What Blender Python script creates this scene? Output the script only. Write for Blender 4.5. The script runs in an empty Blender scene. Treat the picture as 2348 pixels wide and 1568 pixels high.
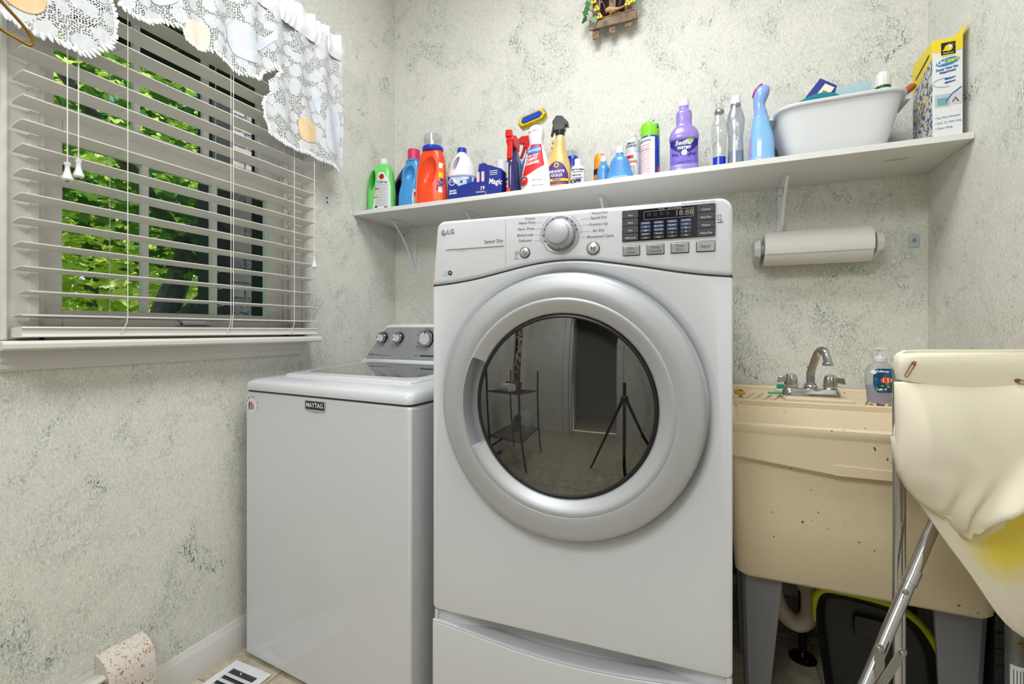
import bpy, bmesh, math, random
from mathutils import Vector, Matrix
C = bpy.context.scene
COL = C.collection
R = math.radians
random.seed(7)

# ---------------------------------------------------------------- camera
cam_data = bpy.data.cameras.new('camera')
cam_data.sensor_width = 36.0
cam_data.lens = 36.0 * 1062 / 2348
cam_data.shift_y = -27 / 2348
cam_data.clip_start = 0.02
cam = bpy.data.objects.new('camera', cam_data)
cam.location = (0, 0, 1.057)
cam.rotation_euler = (R(90), 0, R(23.24))
COL.objects.link(cam)
C.camera = cam
# ---------------------------------------------------------------- world, sun, lamps, exposure
W = bpy.data.worlds.new('sky')
C.world = W
W.use_nodes = True
wn = W.node_tree.nodes; wl = W.node_tree.links
bg = wn['Background']
sky = wn.new('ShaderNodeTexSky')
sky.sky_type = 'NISHITA'; sky.sun_disc = False
sky.sun_elevation = R(50); sky.sun_rotation = R(90)
wl.new(sky.outputs['Color'], bg.inputs['Color'])
bg.inputs['Strength'].default_value = 0.22

def lamp(name, kind, loc, energy, rot=(0, 0, 0), size=0.3, color=(1, 1, 1), spread=180):
    d = bpy.data.lights.new(name, kind)
    d.energy = energy; d.color = color
    if kind == 'AREA':
        d.shape = 'DISK'; d.size = size
        d.spread = R(spread)
    o = bpy.data.objects.new(name, d)
    o.location = loc; o.rotation_euler = rot
    COL.objects.link(o)
    return o
sun = lamp('sun', 'SUN', (0, 0, 8), 8.0, (0, R(42), R(8)), color=(1, .95, .85))
sun.data.angle = R(1)
lamp('ceiling_lamp_bulb', 'AREA', (-0.35, 0.80, 2.70), 21.5, size=0.7, color=(.97, .985, 1))
lamp('rear_fill_light', 'AREA', (-0.45, -0.85, 2.66), 32, (R(30), 0, R(8)), size=0.9, color=(.97, .985, 1))  # added fill from behind the camera, stands in for bounced light
C.view_settings.view_transform = 'Standard'
C.view_settings.look = 'None'
C.view_settings.exposure = 0.13
C.view_settings.gamma = 1.0
C.view_settings.use_curve_mapping = False

# ---------------------------------------------------------------- materials
def lin(c):
    return tuple(((v / 255) / 12.92 if v / 255 <= .04045 else (((v / 255) + .055) / 1.055) ** 2.4) for v in c[:3]) + (1,)
MATS = {}
def mat(name, rgb, rough=.5, metal=0, coat=0, trans=0, ior=1.45, bump=0, bscale=80, alpha=1, spec=.5, emit=0, sub=0, var=None, vscale=20):
    if name in MATS: return MATS[name]
    m = bpy.data.materials.new(name); m.use_nodes = True
    nt = m.node_tree; b = nt.nodes['Principled BSDF']
    b.inputs['Base Color'].default_value = lin(rgb)
    b.inputs['Roughness'].default_value = rough
    b.inputs['Metallic'].default_value = metal
    b.inputs['Coat Weight'].default_value = coat
    b.inputs['Transmission Weight'].default_value = trans
    b.inputs['IOR'].default_value = ior
    b.inputs['Alpha'].default_value = alpha
    b.inputs['Specular IOR Level'].default_value = spec
    if emit:
        b.inputs['Emission Color'].default_value = lin(rgb); b.inputs['Emission Strength'].default_value = emit
    if bump or var:
        tc = nt.nodes.new('ShaderNodeTexCoord')
    if bump:
        n = nt.nodes.new('ShaderNodeTexNoise'); n.inputs['Scale'].default_value = bscale; n.inputs['Detail'].default_value = 4
        nt.links.new(tc.outputs['Object'], n.inputs['Vector'])
        bp = nt.nodes.new('ShaderNodeBump'); bp.inputs['Strength'].default_value = bump; bp.inputs['Distance'].default_value = .002
        nt.links.new(n.outputs['Fac'], bp.inputs['Height']); nt.links.new(bp.outputs['Normal'], b.inputs['Normal'])
    if var:
        n = nt.nodes.new('ShaderNodeTexNoise'); n.inputs['Scale'].default_value = vscale; n.inputs['Detail'].default_value = 5
        nt.links.new(tc.outputs['Object'], n.inputs['Vector'])
        r = nt.nodes.new('ShaderNodeValToRGB')
        r.color_ramp.elements[0].position = .35; r.color_ramp.elements[1].position = .65
        r.color_ramp.elements[0].color = lin(rgb); r.color_ramp.elements[1].color = lin(var)
        nt.links.new(n.outputs['Fac'], r.inputs['Fac']); nt.links.new(r.outputs['Color'], b.inputs['Base Color'])
    MATS[name] = m
    return m

class NG:
    """small helper for node graphs"""
    def __init__(s, name, rough=.6):
        s.m = bpy.data.materials.new(name); s.m.use_nodes = True
        s.nt = s.m.node_tree; s.b = s.nt.nodes['Principled BSDF']; s.b.inputs['Roughness'].default_value = rough
        s.tc = s.nt.nodes.new('ShaderNodeTexCoord'); s.P = s.tc.outputs['Object']
        MATS[name] = s.m
    def n(s, t, **k):
        x = s.nt.nodes.new(t)
        for a, v in k.items():
            if a in x.inputs: x.inputs[a].default_value = v
            else: setattr(x, a, v)
        return x
    def l(s, a, b): s.nt.links.new(a, b)
    def noise(s, scale, detail=3, dist=0, rough=.5, vec=None):
        x = s.n('ShaderNodeTexNoise', Scale=scale, Detail=detail, Distortion=dist, Roughness=rough)
        s.l(vec or s.P, x.inputs['Vector']); return x.outputs['Fac']
    def ramp(s, f, a, b, ca=(0, 0, 0, 1), cb=(1, 1, 1, 1)):
        r = s.n('ShaderNodeValToRGB'); e = r.color_ramp.elements
        e[0].position = a; e[1].position = b; e[0].color = ca; e[1].color = cb
        s.l(f, r.inputs['Fac']); return r.outputs['Color']
    def mix(s, f, a, b, mode='MIX'):
        x = s.n('ShaderNodeMix', data_type='RGBA', blend_type=mode)
        for v, i in ((f, 0), (a, 6), (b, 7)):
            if isinstance(v, (int, float)): x.inputs[i].default_value = v
            elif isinstance(v, tuple): x.inputs[i].default_value = v
            else: s.l(v, x.inputs[i])
        return x.outputs[2]
    def math(s, op, a, b=0, c=0):
        x = s.n('ShaderNodeMath', operation=op)
        for i, v in enumerate((a, b, c)):
            if isinstance(v, (int, float)): x.inputs[i].default_value = v
            else: s.l(v, x.inputs[i])
        return x.outputs[0]
    def bump(s, h, st=.3, d=.002):
        x = s.n('ShaderNodeBump', Strength=st, Distance=d); s.l(h, x.inputs['Height']); s.l(x.outputs['Normal'], s.b.inputs['Normal'])
    def col(s, c): s.l(c, s.b.inputs['Base Color'])

# wallpaper: short sponge-like brush flecks in white and grey green on warm grey
g = NG('wallpaper', .75)
mp = g.n('ShaderNodeMapping'); mp.inputs['Scale'].default_value = (1, 1, .42); mp.inputs['Rotation'].default_value = (R(28), R(32), 0)
g.l(g.P, mp.inputs['Vector']); V = mp.outputs['Vector']
mp2 = g.n('ShaderNodeMapping'); mp2.inputs['Scale'].default_value = (1, 1, .42); mp2.inputs['Rotation'].default_value = (R(-35), R(-30), 0)
g.l(g.P, mp2.inputs['Vector']); V2 = mp2.outputs['Vector']
cloud = g.noise(2.6, 5, .4, .6)
base = g.mix(g.ramp(cloud, .40, .62), lin((224, 221, 213)), lin((213, 213, 205)))
fine = g.noise(128, 3, 2.6, .55, V)
fine2 = g.noise(108, 3, 2.8, .55, V2)
c1 = g.mix(g.ramp(fine, .53, .60), base, lin((234, 232, 225)))
c2 = g.mix(g.math('MULTIPLY', g.ramp(fine2, .55, .60), .62), c1, lin((184, 192, 178)))
m1 = g.ramp(g.noise(5.5, 4, .8, .62), .50, .66)
dark = g.math('MULTIPLY', g.ramp(g.noise(112, 2, 3, .5, V), .53, .575), m1)
c3 = g.mix(dark, c2, lin((142, 160, 143)))
m2 = g.ramp(g.noise(7, 3, .6, .6), .61, .70)
dk2 = g.math('MULTIPLY', g.ramp(g.noise(98, 2, 2.6, .5, V2), .555, .60), m2)
c4 = g.mix(dk2, c3, lin((84, 118, 100)))
g.col(c4); g.bump(fine, .08)

# vinyl floor
g = NG('vinyl_floor', .45)
br = g.n('ShaderNodeTexBrick', Scale=1.0); br.offset = 0; br.inputs['Brick Width'].default_value = .305; br.inputs['Row Height'].default_value = .305
br.inputs['Mortar Size'].default_value = .003; br.inputs['Color1'].default_value = lin((205, 196, 176)); br.inputs['Color2'].default_value = lin((196, 187, 166)); br.inputs['Mortar'].default_value = lin((130, 122, 104))
g.l(g.P, br.inputs['Vector'])
c = g.mix(g.ramp(g.noise(22, 6, .5, .65), .42, .66), br.outputs['Color'], lin((170, 155, 128)))
g.col(c)

# outdoor brick
g = NG('outdoor_brick', .9)
sp = g.n('ShaderNodeSeparateXYZ'); g.l(g.P, sp.inputs[0])
cb = g.n('ShaderNodeCombineXYZ'); g.l(sp.outputs['Y'], cb.inputs['X']); g.l(sp.outputs['Z'], cb.inputs['Y'])
br = g.n('ShaderNodeTexBrick', Scale=1.0); br.inputs['Brick Width'].default_value = .27; br.inputs['Row Height'].default_value = .105
br.inputs['Mortar Size'].default_value = .008; br.inputs['Color1'].default_value = lin((186, 162, 160)); br.inputs['Color2'].default_value = lin((124, 112, 128)); br.inputs['Mortar'].default_value = lin((62, 74, 86))
g.l(cb.outputs[0], br.inputs['Vector'])
g.col(g.mix(g.ramp(g.noise(30, 4, 1), .45, .7), br.outputs['Color'], lin((176, 160, 156))))

# tree crown leaves
def leafmat(name, a, b):
    g = NG(name, .5)
    oi = g.n('ShaderNodeNewGeometry')
    g.l(g.ramp(oi.outputs['Random Per Island'], .1, .9, lin(a), lin(b)), g.b.inputs['Base Color'])
    c = g.b.inputs['Base Color'].links[0].from_socket
    tr = g.n('ShaderNodeBsdfTranslucent'); g.l(c, tr.inputs['Color'])
    mx = g.n('ShaderNodeMixShader', Fac=.45); g.l(g.b.outputs[0], mx.inputs[1]); g.l(tr.outputs[0], mx.inputs[2])
    g.l(mx.outputs[0], g.nt.nodes['Material Output'].inputs['Surface'])
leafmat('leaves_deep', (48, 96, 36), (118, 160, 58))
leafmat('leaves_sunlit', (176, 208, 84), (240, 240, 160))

# rusty painted metal
g = NG('rusty_paint', .5)
v = g.noise(120, 3, 1.2, .55)
msk = g.ramp(g.math('ADD', v, g.math('MULTIPLY', g.noise(14, 2), .35)), .78, .81)
g.col(g.mix(msk, lin((214, 208, 200)), lin((176, 116, 60))))
# sink plastic: cream with fine specks and wear
g = NG('sink_plastic', .5)
c = g.mix(g.ramp(g.noise(420, 2), .60, .68), lin((230, 213, 180)), lin((212, 194, 160)))
c = g.mix(g.ramp(g.noise(90, 1, 0, .3), .775, .79), c, lin((112, 82, 62)))
g.col(c); g.bump(g.noise(200, 2), .1)
# canvas, with the yellowish shade under the bag's fold painted into its colour
g = NG('canvas', .9)
w1 = g.n('ShaderNodeTexWave', Scale=260, Distortion=.6); g.l(g.P, w1.inputs['Vector'])
base = g.mix(g.math('MULTIPLY', w1.outputs['Fac'], .25), lin((238, 231, 210)), lin((230, 221, 198)))
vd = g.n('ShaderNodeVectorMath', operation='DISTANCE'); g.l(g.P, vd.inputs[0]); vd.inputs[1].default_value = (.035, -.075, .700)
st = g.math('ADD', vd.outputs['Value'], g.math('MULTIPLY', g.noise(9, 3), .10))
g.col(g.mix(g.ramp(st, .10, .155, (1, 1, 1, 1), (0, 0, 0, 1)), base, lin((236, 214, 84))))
g.bump(w1.outputs['Fac'], .12, .001)
# lace: fabric with small holes
g = NG('lace', .9)
sp = g.n('ShaderNodeSeparateXYZ'); g.l(g.P, sp.inputs[0])
cb = g.n('ShaderNodeCombineXYZ'); g.l(sp.outputs['Y'], cb.inputs['X']); g.l(sp.outputs['Z'], cb.inputs['Y'])
vo = g.n('ShaderNodeTexVoronoi', Scale=190, voronoi_dimensions='2D', Randomness=.55); g.l(cb.outputs[0], vo.inputs['Vector'])
hole = g.ramp(vo.outputs['Distance'], .31, .37, (1, 1, 1, 1), (0, 0, 0, 1))
vb = g.n('ShaderNodeTexVoronoi', Scale=26, voronoi_dimensions='2D'); g.l(cb.outputs[0], vb.inputs['Vector'])
net = g.ramp(g.math('ADD', vb.outputs['Distance'], g.math('MULTIPLY', g.noise(24, 2, 2), .5)), .66, .74)
pat = g.math('MULTIPLY', hole, net)
g.l(g.math('SUBTRACT', 1.0, pat), g.b.inputs['Alpha'])
g.col(g.mix(g.ramp(g.noise(60, 3, 3), .5, .6), lin((230, 231, 233)), lin((212, 217, 223))))
tr = g.n('ShaderNodeBsdfTranslucent', Color=lin((235, 236, 238)))
mx = g.n('ShaderNodeMixShader', Fac=.2); g.l(g.b.outputs[0], mx.inputs[1]); g.l(tr.outputs[0], mx.inputs[2])
tp = g.n('ShaderNodeBsdfTransparent'); m2 = g.n('ShaderNodeMixShader'); g.l(pat, m2.inputs['Fac']); g.l(mx.outputs[0], m2.inputs[1]); g.l(tp.outputs[0], m2.inputs[2])
g.b.inputs['Alpha'].default_value = 1
for lk in list(g.b.inputs['Alpha'].links): g.nt.links.remove(lk)
g.l(m2.outputs[0], g.nt.nodes['Material Output'].inputs['Surface'])
# window pane and smoked door glass
def thin_glass(name, tint, ior, rough=.0, extra=0.0, shell=False):
    g = NG(name, rough)
    fr = g.n('ShaderNodeFresnel', IOR=ior)
    if shell:
        lw = g.n('ShaderNodeLayerWeight', Blend=.35); fr = g.n('ShaderNodeMath', operation='POWER'); g.l(lw.outputs['Facing'], fr.inputs[0]); fr.inputs[1].default_value = 2.2
        f2 = g.n('ShaderNodeMath', operation='MULTIPLY'); g.l(fr.outputs[0], f2.inputs[0]); f2.inputs[1].default_value = ior; fr = f2
    gl = g.n('ShaderNodeBsdfGlossy', Roughness=rough); tp = g.n('ShaderNodeBsdfTransparent', Color=lin(tint))
    mx = g.n('ShaderNodeMixShader'); f = g.math('ADD', fr.outputs[0], extra)
    g.l(f, mx.inputs['Fac']); g.l(tp.outputs[0], mx.inputs[1]); g.l(gl.outputs[0], mx.inputs[2])
    g.l(mx.outputs[0], g.nt.nodes['Material Output'].inputs['Surface'])
thin_glass('window_glass', (236, 243, 240), 1.15)
thin_glass('smoked_glass', (170, 170, 170), 1.9, .012, .13)
thin_glass('clear_plastic', (242, 244, 245), .35, .12, .05, True)
thin_glass('silver_grey_plastic', (222, 226, 232), .55, .2, .16, True)
# patchwork cloth on the far wall (seen in the door's reflection)
g = NG('patchwork', .8)
vo = g.n('ShaderNodeTexVoronoi', Scale=28); g.l(g.P, vo.inputs['Vector'])
hs = g.n('ShaderNodeSeparateXYZ'); g.l(vo.outputs['Color'], hs.inputs[0])
g.col(g.mix(g.ramp(hs.outputs['Y'], .5, .52), g.mix(g.ramp(hs.outputs['X'], .4, .6), lin((130, 28, 30)), lin((40, 52, 66))), lin((190, 180, 160))))

WHITE = mat('white_enamel', (213, 215, 219), .22, coat=.4)
WH2 = mat('white_plastic', (226, 227, 229), .35)
TRIM = mat('trim_paint', (214, 211, 205), .45, bump=.05, bscale=30)
SLAT = mat('blind_slat', (216, 213, 207), .4)
CORD = mat('white_cord', (226, 223, 215), .8)
SHELFM = mat('shelf_white', (222, 221, 217), .5)
CHROME = mat('chrome', (196, 196, 198), .12, metal=1)
STEEL = mat('dull_steel', (172, 168, 160), .38, metal=1)
SILVER = mat('silver_paint', (186, 188, 192), .42, metal=.45)
SILV2 = mat('silver_satin', (200, 202, 205), .24, metal=.7)
BLACK = mat('black_plastic', (22, 22, 24), .35)
DGREY = mat('dark_grey', (58, 59, 62), .45)
GREY = mat('grey_plastic', (128, 130, 134), .4)
INK = mat('ink_dark', (40, 42, 46), .5)
INKW = mat('ink_white', (240, 240, 240), .5)
WOOD = mat('weathered_wood', (150, 128, 108), .8, var=(112, 92, 76), vscale=40)
BRASS = mat('brass', (150, 112, 40), .25, metal=1)
CARD = mat('bare_cardboard', (170, 124, 52), .8)
RED = mat('red_plastic', (206, 30, 26), .3); BLUEC = mat('blue_cap', (14, 58, 178), .3)
YEL = mat('yellow', (236, 208, 24), .5); NAVY = mat('navy_print', (18, 34, 130), .4)
GREEN = mat('green', (44, 120, 50), .5); ORANGE = mat('orange_plastic', (238, 74, 24), .28)

# ---------------------------------------------------------------- geometry helpers
class MB:
    def __init__(s, M=None): s.v = []; s.f = []; s.M = M
    def add(s, vs, fs):
        o = len(s.v); s.v += [tuple(v) for v in vs]; s.f += [tuple(i + o for i in f) for f in fs]; return s
    def box(s, x0, x1, y0, y1, z0, z1, M=None):
        vs = [Vector((x, y, z)) for z in (z0, z1) for y in (y0, y1) for x in (x0, x1)]
        if M: vs = [M @ v for v in vs]
        return s.add(vs, [(0, 2, 3, 1), (4, 5, 7, 6), (0, 1, 5, 4), (2, 6, 7, 3), (0, 4, 6, 2), (1, 3, 7, 5)])
    def loft(s, rings, cap=True, closed=True):
        n = len(rings[0]); vs = [p for r in rings for p in r]; fs = []
        for i in range(len(rings) - 1):
            for j in range(n if closed else n - 1):
                k = (j + 1) % n
                fs.append((i * n + j, i * n + k, (i + 1) * n + k, (i + 1) * n + j))
        if cap and closed:
            fs.append(tuple(reversed(range(n)))); fs.append(tuple((len(rings) - 1) * n + j for j in range(n)))
        return s.add(vs, fs)
    def lathe(s, prof, c=(0, 0, 0), ax='z', seg=32, cap=True, a0=0, a1=360):
        rings = []
        for r, h in prof:
            ring = []
            full = abs(a1 - a0) >= 360
            for j in range(seg if full else seg + 1):
                a = R(a0) + R(a1 - a0) * j / seg
                u, w = r * math.cos(a), r * math.sin(a)
                p = {'z': (u, w, h), 'y': (u, h, w), 'x': (h, u, w)}[ax]
                ring.append((c[0] + p[0], c[1] + p[1], c[2] + p[2]))
            rings.append(ring)
        return s.loft(rings, cap, full)
    def tube(s, pts, r, seg=10, cap=True):
        pts = [Vector(p) for p in pts]; rings = []; prev = None
        for i, p in enumerate(pts):
            t = (pts[min(i + 1, len(pts) - 1)] - pts[max(i - 1, 0)]).normalized()
            if prev is None:
                a = Vector((0, 0, 1)) if abs(t.z) < .9 else Vector((1, 0, 0))
                u = t.cross(a).normalized()
            else: u = (prev - t * prev.dot(t)).normalized()
            prev = u; w = t.cross(u); rr = r[i] if isinstance(r, (list, tuple)) else r
            rings.append([p + u * rr * math.cos(2 * math.pi * j / seg) + w * rr * math.sin(2 * math.pi * j / seg) for j in range(seg)])
        return s.loft(rings, cap)
    def prism(s, poly, ax, a, b, M=None):
        def P(u, w, d):
            v = Vector({'y': (u, d, w), 'x': (d, u, w), 'z': (u, w, d)}[ax]); return M @ v if M else v
        n = len(poly)
        return s.add([P(u, w, a) for u, w in poly] + [P(u, w, b) for u, w in poly],
                     [tuple(range(n)), tuple(reversed(range(n, 2 * n)))] + [(i, (i + 1) % n, n + (i + 1) % n, n + i) for i in range(n)])
    def build(s, name, m, parent=None, smooth=35, bevel=0, seg=3, sub=0, loc=None, rot=None, apply=False, solid=0):
        me = bpy.data.meshes.new(name); me.from_pydata(s.v, [], s.f)
        bm = bmesh.new(); bm.from_mesh(me); bmesh.ops.recalc_face_normals(bm, faces=bm.faces); bm.to_mesh(me); bm.free()
        if smooth: me.shade_smooth(); me.set_sharp_from_angle(angle=R(smooth))
        me.materials.append(m if not isinstance(m, str) else MATS[m])
        o = bpy.data.objects.new(name, me); COL.objects.link(o)
        if parent is not None: o.parent = parent
        if loc: o.location = loc
        if rot: o.rotation_euler = rot
        if solid: md = o.modifiers.new('s', 'SOLIDIFY'); md.thickness = solid; md.offset = 0
        if bevel:
            md = o.modifiers.new('b', 'BEVEL'); md.width = bevel; md.segments = seg; md.limit_method = 'ANGLE'; md.angle_limit = R(40)
        if sub: md = o.modifiers.new('u', 'SUBSURF'); md.levels = sub; md.render_levels = sub
        if apply: bake(o, smooth)
        return o
def bake(o, smooth=35):
    dg = bpy.context.evaluated_depsgraph_get()
    me = bpy.data.meshes.new_from_object(o.evaluated_get(dg))
    old = o.data; o.modifiers.clear(); o.data = me; me.name = old.name
    bpy.data.meshes.remove(old)
    if smooth: me.shade_smooth(); me.set_sharp_from_angle(angle=R(smooth))
def cut(o, mb, smooth=35):
    """subtract the shape in mb (same local space) from o"""
    c = mb.build('cutter', WHITE, smooth=0)
    c.parent = o.parent
    md = o.modifiers.new('cut', 'BOOLEAN'); md.operation = 'DIFFERENCE'; md.object = c; md.solver = 'EXACT'
    bpy.context.view_layer.update()
    bake(o, smooth)
    me = c.data; bpy.data.objects.remove(c); bpy.data.meshes.remove(me)
def tag(o, label=None, cat=None, group=None, kind=None):
    if label: o['label'] = label
    if cat: o['category'] = cat
    if group: o['group'] = group
    if kind: o['kind'] = kind
    return o
def thing(name, label, cat, loc=(0, 0, 0), rz=0, group=None):
    o = bpy.data.objects.new(name, None); COL.objects.link(o); o.empty_display_size = .05
    o.location = loc; o.rotation_euler = (0, 0, R(rz))
    return tag(o, label, cat, group)
def struct(name, mb, m, parent=None, **k):
    o = mb.build(name, m, parent, **k)
    if parent is None: o['kind'] = 'structure'
    return o
def arc(cx, cz, r, a0, a1, n=8):
    return [(cx + r * math.cos(R(a0 + (a1 - a0) * i / n)), cz + r * math.sin(R(a0 + (a1 - a0) * i / n))) for i in range(n + 1)]
def rrect(x0, x1, z0, z1, r, n=5):
    return arc(x1 - r, z1 - r, r, 0, 90, n) + arc(x0 + r, z1 - r, r, 90, 180, n) + arc(x0 + r, z0 + r, r, 180, 270, n) + arc(x1 - r, z0 + r, r, 270, 360, n)
def text(parent, s, u, w, size, m, surf=None, y=0, align='CENTER', rot=0, name='lettering', sx=1, shear=0, thick=.0):
    cu = bpy.data.curves.new('t', 'FONT'); cu.body = s; cu.size = size; cu.align_x = align; cu.align_y = 'CENTER'; cu.shear = shear
    cu.resolution_u = 2; cu.offset = thick
    o = bpy.data.objects.new('t', cu); COL.objects.link(o)
    bpy.context.view_layer.update()
    me = bpy.data.meshes.new_from_object(o.evaluated_get(bpy.context.evaluated_depsgraph_get()))
    bpy.data.objects.remove(o); bpy.data.curves.remove(cu)
    ca, sa = math.cos(R(rot)), math.sin(R(rot))
    for v in me.vertices:
        a, b = v.co.x * sx, v.co.y
        a, b = u + a * ca - b * sa, w + a * sa + b * ca
        v.co = surf(a, b) if surf else (a, y, b)
    me.materials.clear(); me.materials.append(m if not isinstance(m, str) else MATS[m]); me.name = name
    t = bpy.data.objects.new(name, me); COL.objects.link(t); t.parent = parent
    return t
def patch(parent, name, m, surf, u0, u1, w0, w1, nu=14, nw=14, lo=None, hi=None):
    """thin sheet lying on surf(u, w); lo / hi give the u range at height w"""
    b = MB(); rings = []
    for i in range(nw + 1):
        w = w0 + (w1 - w0) * i / nw
        a = lo(w) if lo else u0; c = hi(w) if hi else u1
        rings.append([surf(a + (c - a) * j / nu, w) for j in range(nu + 1)])
    b.loft(rings, cap=False, closed=False)
    return b.build(name, m, parent, smooth=60)
def catmull(secs, k=4):
    out = []
    n = len(secs)
    for i in range(n - 1):
        p0, p1, p2, p3 = secs[max(i - 1, 0)], secs[i], secs[i + 1], secs[min(i + 2, n - 1)]
        for q in range(k):
            t = q / k
            out.append(tuple(.5 * ((2 * b) + (-a + c) * t + (2 * a - 5 * b + 4 * c - d) * t * t + (-a + 3 * b - 3 * c + d) * t ** 3) for a, b, c, d in zip(p0, p1, p2, p3)))
    out.append(tuple(secs[-1])); return out
def sering(z, w, d, ox, oy, n, seg=36):
    r = []
    for j in range(seg):
        a = 2 * math.pi * j / seg; ca, sa = math.cos(a), math.sin(a)
        r.append((ox + w / 2 * math.copysign(abs(ca) ** (2 / n), ca), oy + d / 2 * math.copysign(abs(sa) ** (2 / n), sa), z))
    return r
def full(secs): return [tuple(s) + (0,) * (5 - len(s)) for s in secs]
def vessel(secs, n=2.6, k=4, seg=36):
    """secs: (z, width, depth[, ox, oy]) from the base up"""
    ss = catmull(full(secs), k) if k > 1 else full(secs)
    b = MB(); b.loft([sering(z, max(w, .001), max(d, .001), ox, oy, n, seg) for z, w, d, ox, oy in ss]); return b
def surf_of(secs, n=2.6, off=.0012, side=-1):
    ss = catmull(full(secs), 4)
    def f(u, z):
        for a, b in zip(ss, ss[1:]):
            if a[0] <= z <= b[0] or b is ss[-1]:
                t = (z - a[0]) / max(b[0] - a[0], 1e-6); t = max(0, min(1, t))
                w, d, ox, oy = (a[i] + (b[i] - a[i]) * t for i in (1, 2, 3, 4)); break
        q = min(.985, abs(2 * (u - ox) / w))
        return (u, oy + side * (d / 2 * (1 - q ** n) ** (1 / n) + off), z)
    return f
def copy_tree(o, parent=None):
    c = o.copy(); COL.objects.link(c)
    if parent is not None: c.parent = parent
    for ch in list(o.children): copy_tree(ch, c)
    return c

# ================================================================ the room shell
XL, XR, YB, YF, ZC = -1.44, .636, 1.887, -1.5, 2.75
WY0, WY1, WZ0, WZ1 = .555, 1.245, 1.035, 2.14       # window opening
b = MB(); T_ = .16
b.box(XL - T_, XL, YF - .1, WY0, 0, ZC); b.box(XL - T_, XL, WY1, YB + .1, 0, ZC)
b.box(XL - T_, XL, WY0, WY1, 0, WZ0); b.box(XL - T_, XL, WY0, WY1, WZ1, ZC)
struct('wall_left', b, 'wallpaper', smooth=0)
struct('wall_back', MB().box(XL, XR, YB, YB + .1, 0, ZC), 'wallpaper', smooth=0)
struct('wall_right', MB().box(XR, XR + .1, YF - .1, YB + .1, 0, ZC), 'wallpaper', smooth=0)
b = MB()   # far wall behind the camera with a doorway
b.box(XL, -.66, YF - .1, YF, 0, ZC); b.box(.12, XR, YF - .1, YF, 0, ZC); b.box(-.66, .12, YF - .1, YF, 2.05, ZC)
struct('wall_front', b, 'wallpaper', smooth=0)
struct('floor', MB().box(XL - .1, XR + .1, YF - 1.6, YB + .1, -.05, 0), 'vinyl_floor', smooth=0)
struct('ceiling', MB().box(XL - .1, XR + .1, YF - .1, YB + .1, ZC, ZC + .08), mat('ceiling_paint', (238, 237, 232), .8), smooth=0)
# hallway beyond the doorway
b = MB(); b.box(-1.3, 1.3, YF - 1.6, YF - 1.5, 0, 2.4); b.box(-1.4, -1.3, YF - 1.6, YF - .1, 0, 2.4); b.box(1.3, 1.4, YF - 1.6, YF - .1, 0, 2.4)
b.box(-1.4, 1.4, YF - 1.6, YF - .1, 2.4, 2.45)
struct('wall_hallway', b, mat('hall_paint', (176, 172, 160), .8), smooth=0)
d1 = struct('door_1', MB().box(-.75, -.66, YF, YF + .02, 0, 2.05).box(.12, .21, YF, YF + .02, 0, 2.05).box(-.75, .21, YF, YF + .02, 2.05, 2.13), TRIM, bevel=.004)
b = MB(); b.box(-.66, -.625, YF - .82, YF - .1, .01, 2.04)
for z0, z1 in ((.25, .95), (1.1, 1.85)): b.box(-.626, -.620, YF - .70, YF - .22, z0, z1)
tag(b.build('door_leaf', WH2, d1, bevel=.004), 'white panelled door leaf')
# trims
def basebd(name, x0, x1, y0, y1): return struct(name, MB().box(x0, x1, y0, y1, 0, .088), TRIM, bevel=.004)
prof = [(0, 0), (.014, 0), (.014, .080), (.011, .088), (.008, .094), (.006, .102), (0, .102)]
b = MB(); b.add([(XL + u, .775, w) for u, w in prof] + [(XL + u, YB, w) for u, w in prof],
                [tuple(range(7)), tuple(reversed(range(7, 14)))] + [(i, (i + 1) % 7, 7 + (i + 1) % 7, 7 + i) for i in range(7)])
struct('baseboard_left', b, TRIM, smooth=30)
basebd('baseboard_right', XR - .014, XR, YF, YB); basebd('baseboard_front', XL, -.75, YF, YF + .014)
b = MB(); b.box(XL + .014, XR - .014, YB - .012, YB, 0, .12)
struct('baseboard_back', b, mat('panel_grey', (152, 148, 140), .6), bevel=.003)
caulk = mat('caulk_line', (226, 223, 214), .7)
struct('trim_1', MB().box(XL, XL + .0035, YB - .0035, YB, 1.6, ZC).box(XL, XL + .0035, YB - .0035, YB, 0.13, 1.545), caulk)
struct('trim_2', MB().box(XR - .004, XR, YB - .004, YB, 1.6, ZC).box(XR - .004, XR, YB - .004, YB, 0.13, 1.545), caulk)

# ================================================================ window
win = bpy.data.objects.new('window_1', None); COL.objects.link(win); win['kind'] = 'structure'
win.location = (XL, .9, WZ0)
def wp(name, mb, m, **k):
    mb.v = [(x - XL, y - .9, z - WZ0) for x, y, z in mb.v]
    return mb.build(name, m, win, **k)
# casing boards with stepped profile
for y0, y1 in ((.487, .553), (1.247, 1.313)):
    s = 1 if y0 < .9 else -1; o_, i_ = (y0, y1) if s > 0 else (y1, y0)
    b = MB(); b.box(XL, XL + .013, y0 + .0015, y1 - .0015, WZ0 + .0005, 2.198)
    b.box(XL, XL + .019, *sorted((o_, o_ + s * .012)), WZ0, 2.20); b.box(XL, XL + .016, *sorted((i_ - s * .02, i_)), WZ0, 2.20)
    wp('casing', b, TRIM, bevel=.003)
wp('casing', MB().box(XL, XL + .018, .487, 1.313, 2.135, 2.20), TRIM, bevel=.003)
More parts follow.
